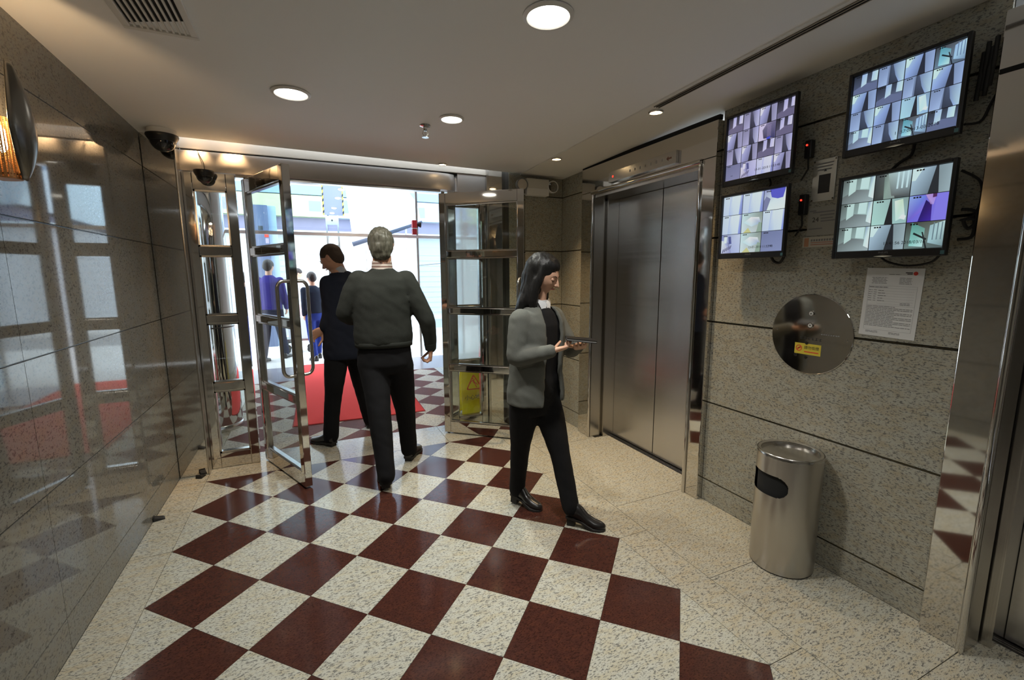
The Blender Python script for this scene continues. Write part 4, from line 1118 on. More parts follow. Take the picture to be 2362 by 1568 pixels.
# ------------------------------------------------------------------ emergency light
el_ = thing('emergency_light', 'cream twin-head emergency light on the granite wall by the doors', 'lamp', (2.51, 1.30, 2.2))
obj('case', MB().box(2.395, 2.625, 1.225, 1.299, 2.178, 2.325), m_white, el_, bevel=.008)
obj('case_lid', MB().box(2.405, 2.615, 1.219, 1.2245, 2.24, 2.318), plain('cream lid', (.60,.57,.50), .5), el_, bevel=.004)
for x in (2.345, 2.66):
    h_ = obj('lamp_head', MB().lathe([(.018, .05), (.052, .02), (.056, -.022), (.050, -.026), (.047, -.018)], (x, 1.235, 2.262), 28, 'y'), m_inkgrey if x < 2.5 else m_white, el_, smooth=50)
    obj('reflector', MB().lathe([(.046, -.020), (.046, -.010), (.010, .012)], (x, 1.235, 2.262), 28, 'y'), m_mirror, h_, smooth=50)
    obj('bracket', MB().box(min(x, 2.51)+.02 if x < 2.5 else 2.62, 2.40 if x < 2.5 else x-.02, 1.262, 1.285, 2.25, 2.275), m_inkgrey, el_)

# ------------------------------------------------------------------ small black door wedges
for lab, x, y, rz in (('small black rubber wedge at the foot of the polished granite wall', -.385, .655, .3), ('small black rubber wedge by the steel frame foot', -.275, 1.235, 1.2)):
    w_ = thing('door_wedge', lab, 'wedge', (x, y, 0), rz, group='door wedges')
    obj('wedge_body', MB().add([(-.03,-.022,.0005),(.03,-.022,.0005),(.03,.022,.0005),(-.03,.022,.0005),(-.03,-.020,.026),(.024,-.018,.010),(.024,.018,.010),(-.03,.020,.026)],
        [(0,3,2,1),(4,5,6,7),(0,1,5,4),(1,2,6,5),(2,3,7,6),(3,0,4,7)]), m_rubber, w_, world=False, bevel=.003)
    obj('grip_rib', MB().box(-.028, -.020, -.019, .019, .0255, .028), m_rubber, w_, world=False)
# ------------------------------------------------------------------ people
m_skin = plain('skin', (.46,.24,.15), .5, bump=.03, bscale=250)
m_skin2 = plain('skin pale', (.58,.34,.23), .5, bump=.03, bscale=250)
m_lip = plain('lips', (.38,.10,.09), .45); m_eye = plain('eye white', (.7,.68,.65), .2); m_iris = plain('iris', (.03,.018,.012), .15)
m_shoe = plain('black leather', (.012,.011,.011), .28, coat=.3)
m_sole = plain('shoe sole', (.02,.018,.016), .7)

def frame(front):
    f = Vector((front[0], front[1], 0)).normalized(); return Vector((f.y, -f.x, 0)), f, Vector((0,0,1))   # right, front, up
def ell(c, ra, rb, A, B, n=28, sq=1.0):
    out = []
    for k in range(n):
        a = 2*math.pi*k/n; ca, sa = math.cos(a), math.sin(a)
        ca = math.copysign(abs(ca)**sq, ca); sa = math.copysign(abs(sa)**sq, sa)
        out.append(Vector(c) + A*(ra*ca) + B*(rb*sa))
    return out
def torso(mb, secs, front, sq=.85):
    """secs: (x, y, z, half width, half depth[, turn])"""
    R_, F_, U_ = frame(front)
    mb.loft([ell((s[0], s[1], s[2]), s[3], s[4], R_, F_, 28, sq) for s in secs])
def limb(mb, pts, rads, n=16, sub=6, ball=True):
    """smooth tapering limb through the joints"""
    P_ = [Vector(p) for p in pts]; out = []; rr = []
    for i in range(len(P_)-1):
        for k in range(sub):
            t = k/sub
            q = P_[i].lerp(P_[i+1], t)
            out.append(q); rr.append(rads[i]*(1-t) + rads[i+1]*t)
    out.append(P_[-1]); rr.append(rads[-1])
    # round the corner at the joints
    sm = [out[0]] + [(out[i-1] + out[i]*2 + out[i+1])/4 for i in range(1, len(out)-1)] + [out[-1]]
    mb.tube(sm, rr, n)
    if ball:
        mb.sphere(P_[0], rads[0]*.98, n, 8); mb.sphere(P_[-1], rads[-1]*.98, n, 8)
def hand(mb, wrist, direction, palm, size=.18, curl=.5, thumb=1, spread=.16, radius=.0085):
    """palm slab, four fingers and a thumb; palm = normal of the palm side"""
    d = Vector(direction).normalized(); pn = Vector(palm); pn = (pn - d*pn.dot(d)).normalized(); s = d.cross(pn).normalized()*thumb
    w = Vector(wrist); pl_ = size*.50; hw = size*.225
    secs = []
    for t, ww, th in ((-.10, .55, .020), (.15, .78, .017), (.55, 1.0, .0145), (1.0, .96, .0115)):
        secs.append(ell(w + d*(pl_*t), hw*ww, th*size/.18, s, pn, 14, .8))
    mb.loft(secs)
    lens = (.42, .47, .44, .35)
    for k in range(4):
        u = .75 - k*.5
        base = w + d*(pl_*.94) + s*(hw*u)
        L_ = lens[k]*size; dirn = (d + s*(u*spread)).normalized(); p = base - dirn*.012; pts = [p]; ang = 0
        for seg, c_ in ((.45, .55), (.31, .95), (.24, .65)):
            ang += curl*c_
            dd = (dirn*math.cos(ang) + pn*math.sin(ang)).normalized()
            p = p + dd*(L_*seg); pts.append(p)
        rr = [radius*1.05, radius, radius*.92, radius*.78]
        mb.tube([pts[0]] + pts[1:], [x*size/.18 for x in rr], 10)
        for q, r_ in zip(pts, rr): mb.sphere(q, r_*size/.18*.99, 10, 6)
    tb = w + d*(pl_*.22) + s*(hw*.75); pts = [tb]
    td = (d*.62 + s*.72 + pn*.30).normalized(); p = tb + td*(.055*size/.18); pts.append(p)
    td = (d*.85 + s*.20 + pn*(.30+.4*curl)).normalized(); p = p + td*(.034*size/.18); pts.append(p); p = p + td*(.026*size/.18); pts.append(p)
    rr = [.0125, .0105, .0098, .0082]
    mb.tube(pts, [x*size/.18 for x in rr], 10)
    for q, r_ in zip(pts, rr): mb.sphere(q, r_*size/.18*.99, 10, 6)
def head_matrix(c, front, pitch=0.0, roll=0.0):
    yaw = math.atan2(front[1], front[0]) - math.pi/2
    return Matrix.Translation(c) @ Matrix.Rotation(yaw, 4, 'Z') @ Matrix.Rotation(pitch, 4, 'X') @ Matrix.Rotation(roll, 4, 'Y')
def head(mb, M, k=1.0, female=False):
    """skull, jaw, nose, brow, lips and ears; face looks along +Y of M; centre at the middle of the head"""
    vs, fs = [], []; n, m = 40, 30
    def shape(x, y, z):
        # unit direction to surface point (metres)
        X, Y, Z = x*.076, y*.096, z*.113
        lowf = max(0, -z)
        X *= 1 - .26*lowf**1.4; 
        if y > 0: Y *= 1 - .10*lowf**2
        else: Y *= 1 - .30*lowf**1.3
        if z > .2: X *= 1 - .05*(z-.2)
        fz = lambda c, w: math.exp(-((z-c)/w)**2)
        if y > .3:
            ax = abs(x)
            Y += .005*fz(.17, .10)*math.exp(-(ax/.55)**2)                   # brow
            Y -= .010*fz(.02, .09)*math.exp(-((ax-.42)/.20)**2)              # eye sockets
            Y += .005*fz(-.22, .16)*math.exp(-((ax-.50)/.22)**2)             # cheeks
            Y += .008*fz(-.78, .14)*math.exp(-(ax/.32)**2)                   # chin
            Y += .005*fz(-.50, .07)*math.exp(-(ax/.22)**2)                   # lips
        return X*k, Y*k, Z*k
    for j in range(m+1):
        b = math.pi*j/m
        for i in range(n):
            a = 2*math.pi*i/n
            vs.append(M @ Vector(shape(math.sin(b)*math.cos(a), math.sin(b)*math.sin(a), math.cos(b))))
    for j in range(m):
        for i in range(n): fs.append((j*n+i, j*n+(i+1) % n, (j+1)*n+(i+1) % n, (j+1)*n+i))
    mb.add(vs, fs)
    T = lambda x, y, z: M @ Vector((x*k, y*k, z*k))
    nl = .9 if female else 1.05
    mb.tube([T(0,.088,.018), T(0,.100,-.006), T(0,.094+.020*nl,-.030), T(0,.096,-.038)], [.007*k, .0085*k, .0115*k, .008*k], 10)
    for s_ in (-1, 1):
        mb.sphere(T(.010*s_, .099, -.031), .0075*k, 8, 6)
        mb.sphere(T(.075*s_, -.012, -.004), (.008*k, .017*k, .030*k), 12, 8, M.to_3x3())
        mb.sphere(T(.080*s_, -.020, .008), (.006*k, .012*k, .018*k), 10, 6, M.to_3x3())
def face_parts(parent, M, k=1.0, brow=(.02,.015,.012), closed=False):
    T = lambda x, y, z: M @ Vector((x*k, y*k, z*k)); Rm = M.to_3x3()
    for s_ in (-1, 1):
        if closed:      # looking down: the lids cover the eyes
            obj('eyelid', MB().sphere(T(.031*s_, .0785, .002), (.0145*k, .0125*k, .0115*k), 14, 10, Rm), m_skin2, parent, smooth=180)
            obj('eyelash', MB().tube([T(.018*s_, .0865, -.005), T(.031*s_, .0905, -.007), T(.044*s_, .0835, -.004)], .0016*k, 6), m_iris, parent)
            obj('eyebrow', MB().tube([T(.016*s_, .094, .019), T(.031*s_, .0925, .024), T(.047*s_, .082, .020)], [.0025*k, .003*k, .0016*k], 6), m_iris, parent, smooth=180)
            continue
        e = obj('eye', MB().sphere(T(.031*s_, .079, .003), .0115*k, 14, 10), m_eye, parent, smooth=180)
        obj('iris', MB().sphere(T(.031*s_, .0885, .001), (.0052*k, .003*k, .0052*k), 10, 6, Rm), m_iris, e, smooth=180)
        obj('eyelid', MB().sphere(T(.031*s_, .0805, .0075 if not closed else .004), (.0145*k, .0115*k, .0065*k if not closed else .009*k), 12, 8, Rm), m_skin2, parent, smooth=180)
        obj('eyebrow', MB().tube([T(.016*s_, .094, .019), T(.031*s_, .0925, .024), T(.047*s_, .082, .020)], [.0025*k, .003*k, .0016*k], 6), plain('brow %d' % len(MATS), brow, .8), parent, smooth=180)
    obj('lips', MB().tube([T(-.021, .083, -.057), T(-.008, .0925, -.0545), T(0, .0935, -.056), T(.008, .0925, -.0545), T(.021, .083, -.057)], [.0018*k, .004*k, .0045*k, .004*k, .0018*k], 8), m_lip, parent, smooth=180)
def shoe(parent, name, heel, toe_dir, L=.28, w=.050, pitch=0.0, heel_h=.0, top=.085, mat=None):
    """shoe from heel to toe with its own sole; pitch lifts the heel"""
    d = Vector((toe_dir[0], toe_dir[1], 0)).normalized(); s = Vector((d.y, -d.x, 0)); U = Vector((0,0,1))
    piv = Vector((heel[0], heel[1], 0)) + d*L*.72
    ax = s
    Rp = Matrix.Translation(piv) @ Matrix.Rotation(-pitch, 4, ax) @ Matrix.Translation(-piv) if pitch else Matrix.Identity(4)
    H0 = Vector((heel[0], heel[1], heel[2] if len(heel) > 2 else 0))
    secs = []
    for t, ww, hh, lift in ((0, .62, .062, 1), (.06, .82, top*.95, 1), (.22, .86, top, 1), (.40, .84, top*.86, .7), (.55, .96, .062, .25), (.72, 1.04, .050, 0), (.88, .86, .040, 0), (.97, .52, .030, 0), (1.0, .22, .022, 0)):
        c = H0 + d*(L*t); zb = heel_h*lift + .012
        ring = []
        for k in range(16):
            a = 2*math.pi*k/16; x = math.cos(a)*w*ww; z = math.sin(a)
            zz = zb + hh*(.42 + .58*z) if z > -.55 else zb
            ring.append(Rp @ (c + s*x*(1 if z < .3 else 1-.35*(z-.3)) + U*max(zb, zz)))
        secs.append(ring)
    o = obj(name, MB().loft(secs), mat or m_shoe, parent, smooth=60)
    mb = MB(); ring0 = []
    prof = [(0,.60),(.06,.80),(.22,.82),(.40,.80),(.55,.94),(.72,1.06),(.88,.90),(.97,.56),(1.0,.24)]
    lo, hi = [], []
    for t, ww in prof: lo.append((t, ww))
    poly = [H0 + d*(L*t) + s*w*ww for t, ww in prof] + [H0 + d*(L*t) - s*w*ww for t, ww in prof[::-1]]
    lf = [1,1,1,.7,.25,0,0,0,0]; lf = lf + lf[::-1]
    n = len(poly)
    vs = [Rp @ (p + U*(heel_h*l + .001)) for p, l in zip(poly, lf)] + [Rp @ (p + U*(heel_h*l + .013)) for p, l in zip(poly, lf)]
    mb.add(vs, [tuple(range(n))[::-1], tuple(range(n, 2*n))] + [(i, (i+1) % n, n+(i+1) % n, n+i) for i in range(n)])
    obj('sole', mb, m_sole, o)
    hb = MB().loft([[Rp @ (H0 + d*(L*(.03 + .20*(k in (1,2)))) + s*w*(.55 if k in (0,1) else -.55)*(1 if z > 0 else .85) + U*z) for k in range(4)] for z in (.001, heel_h + .006 + .004)])
    obj('heel', hb, m_sole, o)
    return o
def cloth(name, mb, mat, parent, voxel=.011, smooth=5, fold=.004, scale=9.0, seed=0, axis=(1,1,.45)):
    """remeshed garment with soft folds"""
    me = remeshed(mb, voxel, smooth)
    if fold:
        nrm = [v.normal.copy() for v in me.vertices]
        for v, nn in zip(me.vertices, nrm):
            p = v.co
            q = Vector((p.x*scale*axis[0] + seed, p.y*scale*axis[1], p.z*scale*axis[2]))
            w = noise.noise(q) + .5*noise.noise(q*2.3 + Vector((p.z*14, 0, p.z*9)))
            v.co = p + nn*(w*fold)
    M = parent_inv(parent)
    me.transform(M)
    return obj(name, me, mat, parent)
def fabric(name, rgb, rough=.9, sc=500, bump=.25, vary=.12):
    return plain(name, rgb, rough, bump=bump, bscale=sc, vary=vary, spec=.2)

# ---- person in the charcoal-green jumper, seen from behind -----------------------------
F = (.157, .988)
pb = thing('person', 'person in a dark grey-green jumper and black trousers walking out, seen from behind', 'person', (1.05, .68, 0))
Mh = head_matrix((1.012, .700, 1.664), F, -.02)
bd_ = MB(); head(bd_, Mh, 1.0)
limb(bd_, [(1.012, .690, 1.40), (1.012, .688, 1.50), (1.013, .688, 1.60)], [.078, .064, .063], ball=False)
torso(bd_, [(1.0,.69,.86,.14,.09),(1.0,.69,1.0,.145,.09),(1.0,.69,1.2,.15,.095),(1.0,.69,1.38,.16,.09),(1.005,.69,1.47,.08,.06)], F)
limb(bd_, [(.850,.712,1.43),(.752,.735,1.20),(.870,.93,1.135)], [.040,.036,.026]); limb(bd_, [(1.176,.660,1.43),(1.288,.615,1.155),(1.322,.640,.935)], [.040,.036,.026])
limb(bd_, [(.925,.70,.88),(.932,.575,.50),(.938,.460,.09)], [.075,.05,.035]); limb(bd_, [(1.09,.675,.88),(1.150,.815,.46),(1.188,.905,.08)], [.075,.05,.035])
hand(bd_, (1.323,.640,.935), (-.06,.10,-1), (-.95,.2,0), .185, 1.25, 1); hand(bd_, (.870,.93,1.135), (.5,.8,.1), (0,0,-1), .18, .6, 1)
body = obj('body', remeshed(bd_, .0055, 3), m_skin); body.parent = pb; body.data.transform(parent_inv(pb))
tr_ = MB()
torso(tr_, [(1.0,.688,.78,.150,.105),(1.0,.688,.84,.192,.128),(1.0,.688,.92,.186,.122),(1.0,.69,1.03,.175,.115)], F)
limb(tr_, [(.918,.700,.84),(.928,.640,.68),(.930,.565,.50),(.935,.500,.28),(.940,.448,.105)], [.108,.094,.078,.068,.064], 18)
limb(tr_, [(1.090,.676,.84),(1.120,.745,.66),(1.152,.815,.47),(1.172,.87,.26),(1.188,.902,.085)], [.108,.094,.080,.068,.064], 18)
cloth('trousers', tr_, fabric('black trousers', (.007,.007,.008)), pb, .011, 4, .005, 8, 3)
sw = MB()
torso(sw, [(1.0,.69,.975,.188,.128),(1.0,.69,1.00,.200,.138),(1.0,.69,1.05,.205,.142),(1.0,.69,1.16,.196,.134),(1.002,.69,1.28,.198,.130),(1.005,.69,1.38,.196,.120),(1.008,.69,1.435,.172,.105),(1.01,.692,1.475,.118,.085),(1.012,.692,1.512,.070,.068)], F)
limb(sw, [(.858,.712,1.425),(.800,.722,1.32),(.752,.735,1.20),(.800,.830,1.16),(.862,.925,1.138)], [.076,.072,.062,.052,.042], 16)
limb(sw, [(1.165,.662,1.425),(1.222,.640,1.30),(1.290,.612,1.150),(1.308,.624,1.05),(1.322,.640,.945)], [.076,.072,.062,.052,.043], 16)
cloth('jumper', sw, fabric('charcoal green wool', (.026,.028,.024), .95, 420, .5, .25), pb, .010, 4, .006, 9, 11)
hm = MB(); torso(hm, [(1.0,.69,.968,.190,.130),(1.0,.69,.972,.197,.136),(1.0,.69,1.005,.199,.138),(1.0,.69,1.010,.192,.132)], F)
obj('jumper_hem', hm, MATS['charcoal green wool'], pb, smooth=60)
cu_ = MB().tube([(1.317,.634,.972),(1.323,.641,.928)], [.044,.040], 16); obj('cuff', cu_, MATS['charcoal green wool'], pb, smooth=60)
# striped shirt collar
for k in range(5):
    z = 1.505 + k*.0115; r_ = .072 - .0012*k
    mbc = MB().loft([ell((1.012,.694,z+dz), r_*q, r_*q*1.02, *frame(F)[:2], 24) for dz, q in ((0,1),(.0113,.985))])
    obj('collar_stripe', mbc, (plain('shirt cream', (.60,.52,.46), .8) if k == 0 else MATS['shirt cream']) if k % 2 == 0 else (plain('shirt brown', (.24,.15,.12), .8) if k == 1 else MATS['shirt brown']), pb, smooth=60)
hr = MB()
for (x, y, z, a, b, c) in ((0,-.006,.030,.088,.102,.100),(0,-.050,-.010,.078,.060,.086),(0,-.058,-.055,.066,.043,.050),(.0,.03,.075,.068,.062,.050)):
    hr.sphere(Mh @ Vector((x,y,z)), (a,b,c), 24, 16, Mh.to_3x3())
def hair(name, mb, mat, parent, voxel=.0065, amp=.004, sc=60, str_=(1,1,.3)):
    me = remeshed(mb, voxel, 4)
    nr = [v.normal.copy() for v in me.vertices]
    for v, nn in zip(me.vertices, nr):
        q = Vector((v.co.x*sc*str_[0], v.co.y*sc*str_[1], v.co.z*sc*str_[2])); v.co += nn*(noise.noise(q)*amp)
    me.transform(parent_inv(parent))
    return obj(name, me, mat, parent)
def hair_mat(name, a, b, sc=(130,130,22), rough=.45):
    m, N, L, p = new_mat(name)
    g_ = N.new('ShaderNodeNewGeometry'); ms = N.new('ShaderNodeVectorMath'); ms.operation = 'MULTIPLY'; ms.inputs[1].default_value = sc
    t = N.new('ShaderNodeTexNoise'); t.inputs['Detail'].default_value = 4; t.inputs['Scale'].default_value = 1; mx = N.new('ShaderNodeMix'); mx.data_type = 'RGBA'
    L.new(g_.outputs['Position'], ms.inputs[0]); L.new(ms.outputs[0], t.inputs['Vector']); L.new(t.outputs['Fac'], mx.inputs[0])
    mx.inputs[6].default_value = (*a, 1); mx.inputs[7].default_value = (*b, 1); L.new(mx.outputs[2], p.inputs['Base Color'])
    p.inputs['Roughness'].default_value = rough; p.inputs['Specular IOR Level'].default_value = .3
    b_ = N.new('ShaderNodeBump'); b_.inputs['Strength'].default_value = .6; b_.inputs['Distance'].default_value = .003
    L.new(t.outputs['Fac'], b_.inputs['Height']); L.new(b_.outputs['Normal'], p.inputs['Normal'])
    return m
hair('hair', hr, hair_mat('grey hair', (.018,.017,.012), (.15,.14,.105), (95,95,30)), pb, .006, .007, 70)
shoe(pb, 'shoe', (.930,.425), (.10,1), .285, .050, .10, .022)
shoe(pb, 'shoe', (1.165,.865), (.50,.87), .285, .050, 0, .022)

# ---- person in navy, turned to the door leaf --------------------------------------------
F = (-.16, .987)
pa = thing('person', 'person in a dark navy jacket holding the glass door handle, head turned away', 'person', (.72, 1.5, 0))
Fh = (-.80, .60)
Mh = head_matrix((.728, 1.500, 1.600), Fh, -.48, .0)
bd_ = MB(); head(bd_, Mh, .98)
limb(bd_, [(.795,1.52,1.42),(.775,1.51,1.49),(.752,1.500,1.56)], [.075,.062,.060], ball=False)
torso(bd_, [(.80,1.52,.80,.14,.09),(.80,1.52,1.0,.145,.09),(.81,1.52,1.2,.15,.095),(.82,1.52,1.38,.155,.09),(.80,1.52,1.45,.08,.06)], F)
limb(bd_, [(.690,1.50,1.40),(.700,1.475,1.19),(.628,1.475,1.020)], [.040,.036,.026]); limb(bd_, [(.965,1.54,1.43),(1.02,1.56,1.18),(.97,1.72,1.02)], [.040,.036,.026])
limb(bd_, [(.73,1.50,.85),(.674,1.50,.48),(.625,1.50,.10)], [.075,.05,.035]); limb(bd_, [(.885,1.54,.85),(.925,1.68,.44),(1.00,1.82,.10)], [.075,.05,.035])
hand(bd_, (.628,1.475,1.020), (-.80,-.10,-.42), (.1,-1,-.3), .185, .75, -1); hand(bd_, (.97,1.72,1.02), (0,.9,-.4), (0,0,-1), .18, .4, 1)
body = obj('body', remeshed(bd_, .0055, 3), m_skin); body.parent = pa; body.data.transform(parent_inv(pa))
tr_ = MB()
torso(tr_, [(.805,1.52,.76,.15,.10),(.805,1.52,.84,.178,.12),(.805,1.52,.95,.172,.115)], F)
limb(tr_, [(.728,1.50,.84),(.702,1.50,.66),(.676,1.50,.47),(.648,1.50,.26),(.630,1.50,.07)], [.106,.092,.076,.066,.064], 18)
limb(tr_, [(.885,1.53,.84),(.905,1.60,.64),(.928,1.68,.44),(.965,1.75,.24),(1.00,1.815,.08)], [.106,.092,.076,.066,.064], 18)
cloth('trousers', tr_, fabric('dark trousers', (.006,.006,.007)), pa, .011, 4, .005, 8, 5)
jk = MB()
torso(jk, [(.800,1.52,.755,.186,.128),(.800,1.52,.80,.192,.134),(.800,1.52,.95,.186,.128),(.806,1.52,1.10,.186,.126),(.815,1.52,1.25,.192,.124),(.822,1.52,1.36,.186,.114),(.818,1.52,1.42,.160,.100),(.802,1.52,1.465,.105,.080),(.790,1.515,1.500,.066,.062)], F)
limb(jk, [(.690,1.500,1.395),(.690,1.485,1.30),(.698,1.474,1.185),(.668,1.474,1.11),(.634,1.475,1.035)], [.074,.070,.062,.054,.045], 16)
limb(jk, [(.955,1.535,1.42),(.99,1.55,1.31),(1.02,1.56,1.19),(1.0,1.64,1.11),(.975,1.71,1.03)], [.074,.070,.060,.052,.045], 16)
cloth('jacket', jk, fabric('navy wool', (.008,.010,.018), .85, 420, .3, .2), pa, .010, 4, .006, 8, 21)
mbc = MB().loft([ell((.785-.010*k,1.512-.003*k,1.488+.018*k), .066-.002*k, .064, *frame(F)[:2], 24) for k in range(4)])
obj('collar', mbc, plain('grey shirt', (.30,.31,.33), .85), pa, smooth=60)
hr = MB()
for (x, y, z, a, b, c) in ((0,-.012,.032,.0795,.094,.090),(0,-.050,.000,.073,.052,.075)):
    hr.sphere(Mh @ Vector((x,y,z)), (a,b,c), 24, 16, Mh.to_3x3())
hair('hair', hr, hair_mat('cropped brown hair', (.020,.013,.009), (.075,.050,.034), (300,300,300), .7), pa, .006, .002, 120)
face_parts(pa, Mh, .98)
shoe(pa, 'shoe', (.655,1.452), (-.62,.78), .285, .050, 0, .024)
shoe(pa, 'shoe', (.985,1.775), (.15,1), .285, .050, .05, .022)

# ---- person in the grey blazer walking across -------------------------------------------
F = (.371, -.931)
pw_ = thing('person', 'person in a grey blazer and black vest walking and holding a dark folder', 'person', (1.80, -.30, 0))
Fh = (.62, -.78)
Fh = (.66, -.75)
Mh = head_matrix((1.752, -.278, 1.462), Fh, -.34, .04)
bd_ = MB(); head(bd_, Mh, .96, True)
limb(bd_, [(1.735,-.262,1.20),(1.733,-.262,1.30),(1.742,-.268,1.39)], [.046,.045,.045], ball=False)
torso(bd_, [(1.72,-.258,.70,.12,.085),(1.725,-.258,.90,.115,.08),(1.73,-.26,1.1,.13,.085),(1.735,-.262,1.20,.12,.075),(1.735,-.262,1.26,.05,.045)], F)
limb(bd_, [(1.590,-.318,1.225),(1.552,-.345,1.015),(1.700,-.490,1.062)], [.034,.030,.022]); limb(bd_, [(1.878,-.205,1.225),(1.945,-.275,1.02),(1.895,-.440,1.075)], [.034,.030,.022])
limb(bd_, [(1.650,-.255,.74),(1.665,-.175,.42),(1.678,-.085,.10)], [.07,.042,.03]); limb(bd_, [(1.790,-.255,.74),(1.830,-.350,.425),(1.862,-.440,.105)], [.07,.042,.03])
hand(bd_, (1.700,-.490,1.062), (.96,-.05,.16), (.1,.3,1), .165, .5, -1); hand(bd_, (1.895,-.440,1.075), (-.35,-.75,-.05), (-.2,0,1), .165, .5, 1)
body = obj('body', remeshed(bd_, .0045, 3), m_skin2); body.parent = pw_; body.data.transform(parent_inv(pw_))
face_parts(pw_, Mh, .96, closed=True)
tr_ = MB()
torso(tr_, [(1.718,-.256,.66,.120,.095),(1.718,-.256,.74,.158,.118),(1.722,-.258,.84,.150,.112),(1.725,-.258,.92,.128,.10)], F)
limb(tr_, [(1.650,-.262,.72),(1.655,-.220,.58),(1.662,-.172,.42),(1.670,-.120,.24),(1.676,-.088,.095)], [.094,.080,.062,.054,.052], 18)
limb(tr_, [(1.788,-.252,.72),(1.810,-.305,.58),(1.832,-.355,.42),(1.850,-.405,.24),(1.862,-.442,.105)], [.094,.080,.062,.054,.050], 18)
cloth('trousers', tr_, fabric('charcoal trousers', (.010,.010,.011)), pw_, .010, 4, .004, 9, 7)
vt = MB()
torso(vt, [(1.72,-.258,.76,.150,.116),(1.722,-.258,.90,.134,.106),(1.73,-.26,1.05,.146,.112),(1.735,-.262,1.18,.148,.104),(1.735,-.262,1.25,.110,.080),(1.735,-.262,1.285,.060,.055)], F)
cloth('vest', vt, fabric('black vest', (.010,.010,.011)), pw_, .010, 3, .002, 9, 1)
# blazer: a shell that stays open down the front
R_, F_, U_ = frame(F)
def cshell(c, hw, hd, open_a, th):
    out, inn = [], []
    for k in range(33):
        a = math.pi/2 + open_a + (2*math.pi - 2*open_a)*k/32
        out.append(Vector(c) + R_*(hw*math.cos(a)) + F_*(hd*math.sin(a))); inn.append(Vector(c) + R_*((hw-th)*math.cos(a)) + F_*((hd-th)*math.sin(a)))
    return out + inn[::-1]
bz = MB()
bz.loft([cshell(*q) for q in (((1.722,-.256,.728), .190, .158, .50, .024), ((1.722,-.256,.80), .188, .156, .46, .024), ((1.724,-.258,.90), .172, .142, .40, .024), ((1.730,-.26,1.0), .172, .140, .38, .024),
         ((1.735,-.262,1.12), .180, .140, .40, .024), ((1.735,-.262,1.20), .178, .130, .44, .024), ((1.735,-.262,1.25), .150, .108, .52, .024), ((1.735,-.262,1.285), .098, .082, .62, .024))])
limb(bz, [(1.598,-.316,1.215),(1.572,-.332,1.11),(1.552,-.346,1.012),(1.615,-.41,1.030),(1.690,-.482,1.060)], [.066,.060,.054,.047,.038], 16)
limb(bz, [(1.868,-.208,1.215),(1.910,-.24,1.12),(1.945,-.276,1.015),(1.925,-.35,1.04),(1.900,-.428,1.072)], [.066,.058,.052,.045,.038], 16)
cloth('blazer', bz, fabric('grey blazer', (.120,.124,.110), .9, 420, .35, .2), pw_, .0085, 3, .005, 10, 31)
# white shirt collar points
for s_ in (-1, 1):
    c0 = Vector((1.737,-.263,1.302)) + F_*.052
    obj('collar', MB().loft([[c0 + R_*(.004*s_), c0 + R_*(.045*s_) - F_*.012, c0 + R_*(.050*s_) - F_*.020 + U_*.030, c0 + R_*(.004*s_) + U_*.006],
        [c0 + R_*(.004*s_) + F_*.006 - U_*.030, c0 + R_*(.034*s_) + F_*.006 - U_*.040, c0 + R_*(.056*s_) - F_*.010 + U_*.012, c0 + R_*(.004*s_) + F_*.008 - U_*.004]]), plain('white shirt', (.66,.67,.68), .8) if s_ < 0 else MATS['white shirt'], pw_, smooth=60)
nk = MB().loft([ell((1.737,-.264,1.285+.012*k), .056-.002*k, .054-.002*k, R_, F_, 20) for k in range(4)])
obj('collar_band', nk, MATS['white shirt'], pw_, smooth=60)
hr = MB()
for (x, y, z, a, b, c) in ((0,-.016,.030,.087,.098,.098),(0,-.050,-.02,.085,.062,.105),(.0,.006,.060,.078,.078,.060)):
    hr.sphere(Mh @ Vector((x,y,z)), (a,b,c), 24, 16, Mh.to_3x3())
hb = Vector((1.752,-.278,1.462)); Hf = Vector((Fh[0], Fh[1], 0)).normalized(); Hr = Vector((Hf.y, -Hf.x, 0))
hr.loft([ell(hb - Hf*q[0] + Hr*q[3] + U_*q[1], q[2], q[4], Hr, Hf, 24) for q in ((.030,.04,.084,0,.074),(.044,-.04,.092,.004,.070),(.060,-.10,.098,.010,.064),(.080,-.15,.102,.016,.056),(.100,-.19,.098,.020,.046),(.115,-.215,.074,.024,.030))])
# locks framing the face and falling over the near and far shoulder
for s_ in (1, -1):
    hr.tube([hb + Hr*.066*s_ + Hf*.030 + U_*.055, hb + Hr*.080*s_ + Hf*.010 - U_*.02, hb + Hr*.082*s_ - Hf*.018 - U_*.09, hb + Hr*.084*s_ - Hf*.028 - U_*.15, hb + Hr*.080*s_ - Hf*.022 - U_*.20], [.018,.024,.030,.030,.014], 12)
hair('hair', hr, hair_mat('long black hair', (.004,.004,.004), (.016,.015,.014), (260,260,12), .42), pw_, .006, .005, 60, (1,1,.12))
shoe(pw_, 'shoe', (1.652,-.052), (.55,-.84), .225, .038, .06, .045, .095)
shoe(pw_, 'shoe', (1.842,-.425), (.72,-.70), .230, .038, 0, .045, .095)
fo = thing('folder', 'thin dark folder held in both hands by the person in grey', 'folder', (1.855, -.520, 1.115))
Mfo = Matrix.Translation((1.858,-.522,1.116)) @ Matrix.Rotation(-.45, 4, 'Z') @ Matrix.Rotation(.10, 4, 'Y')
obj('cover', MB().box(-.080, .080, -.050, .050, -.006, -.002).box(-.080, .080, -.050, .050, .004, .008).box(-.080, .080, .047, .050, -.002, .004).xf(Mfo), m_black, fo)
obj('pages', MB().box(-.077, .077, -.048, .046, -.0019, .0039).xf(Mfo), m_paper, fo)

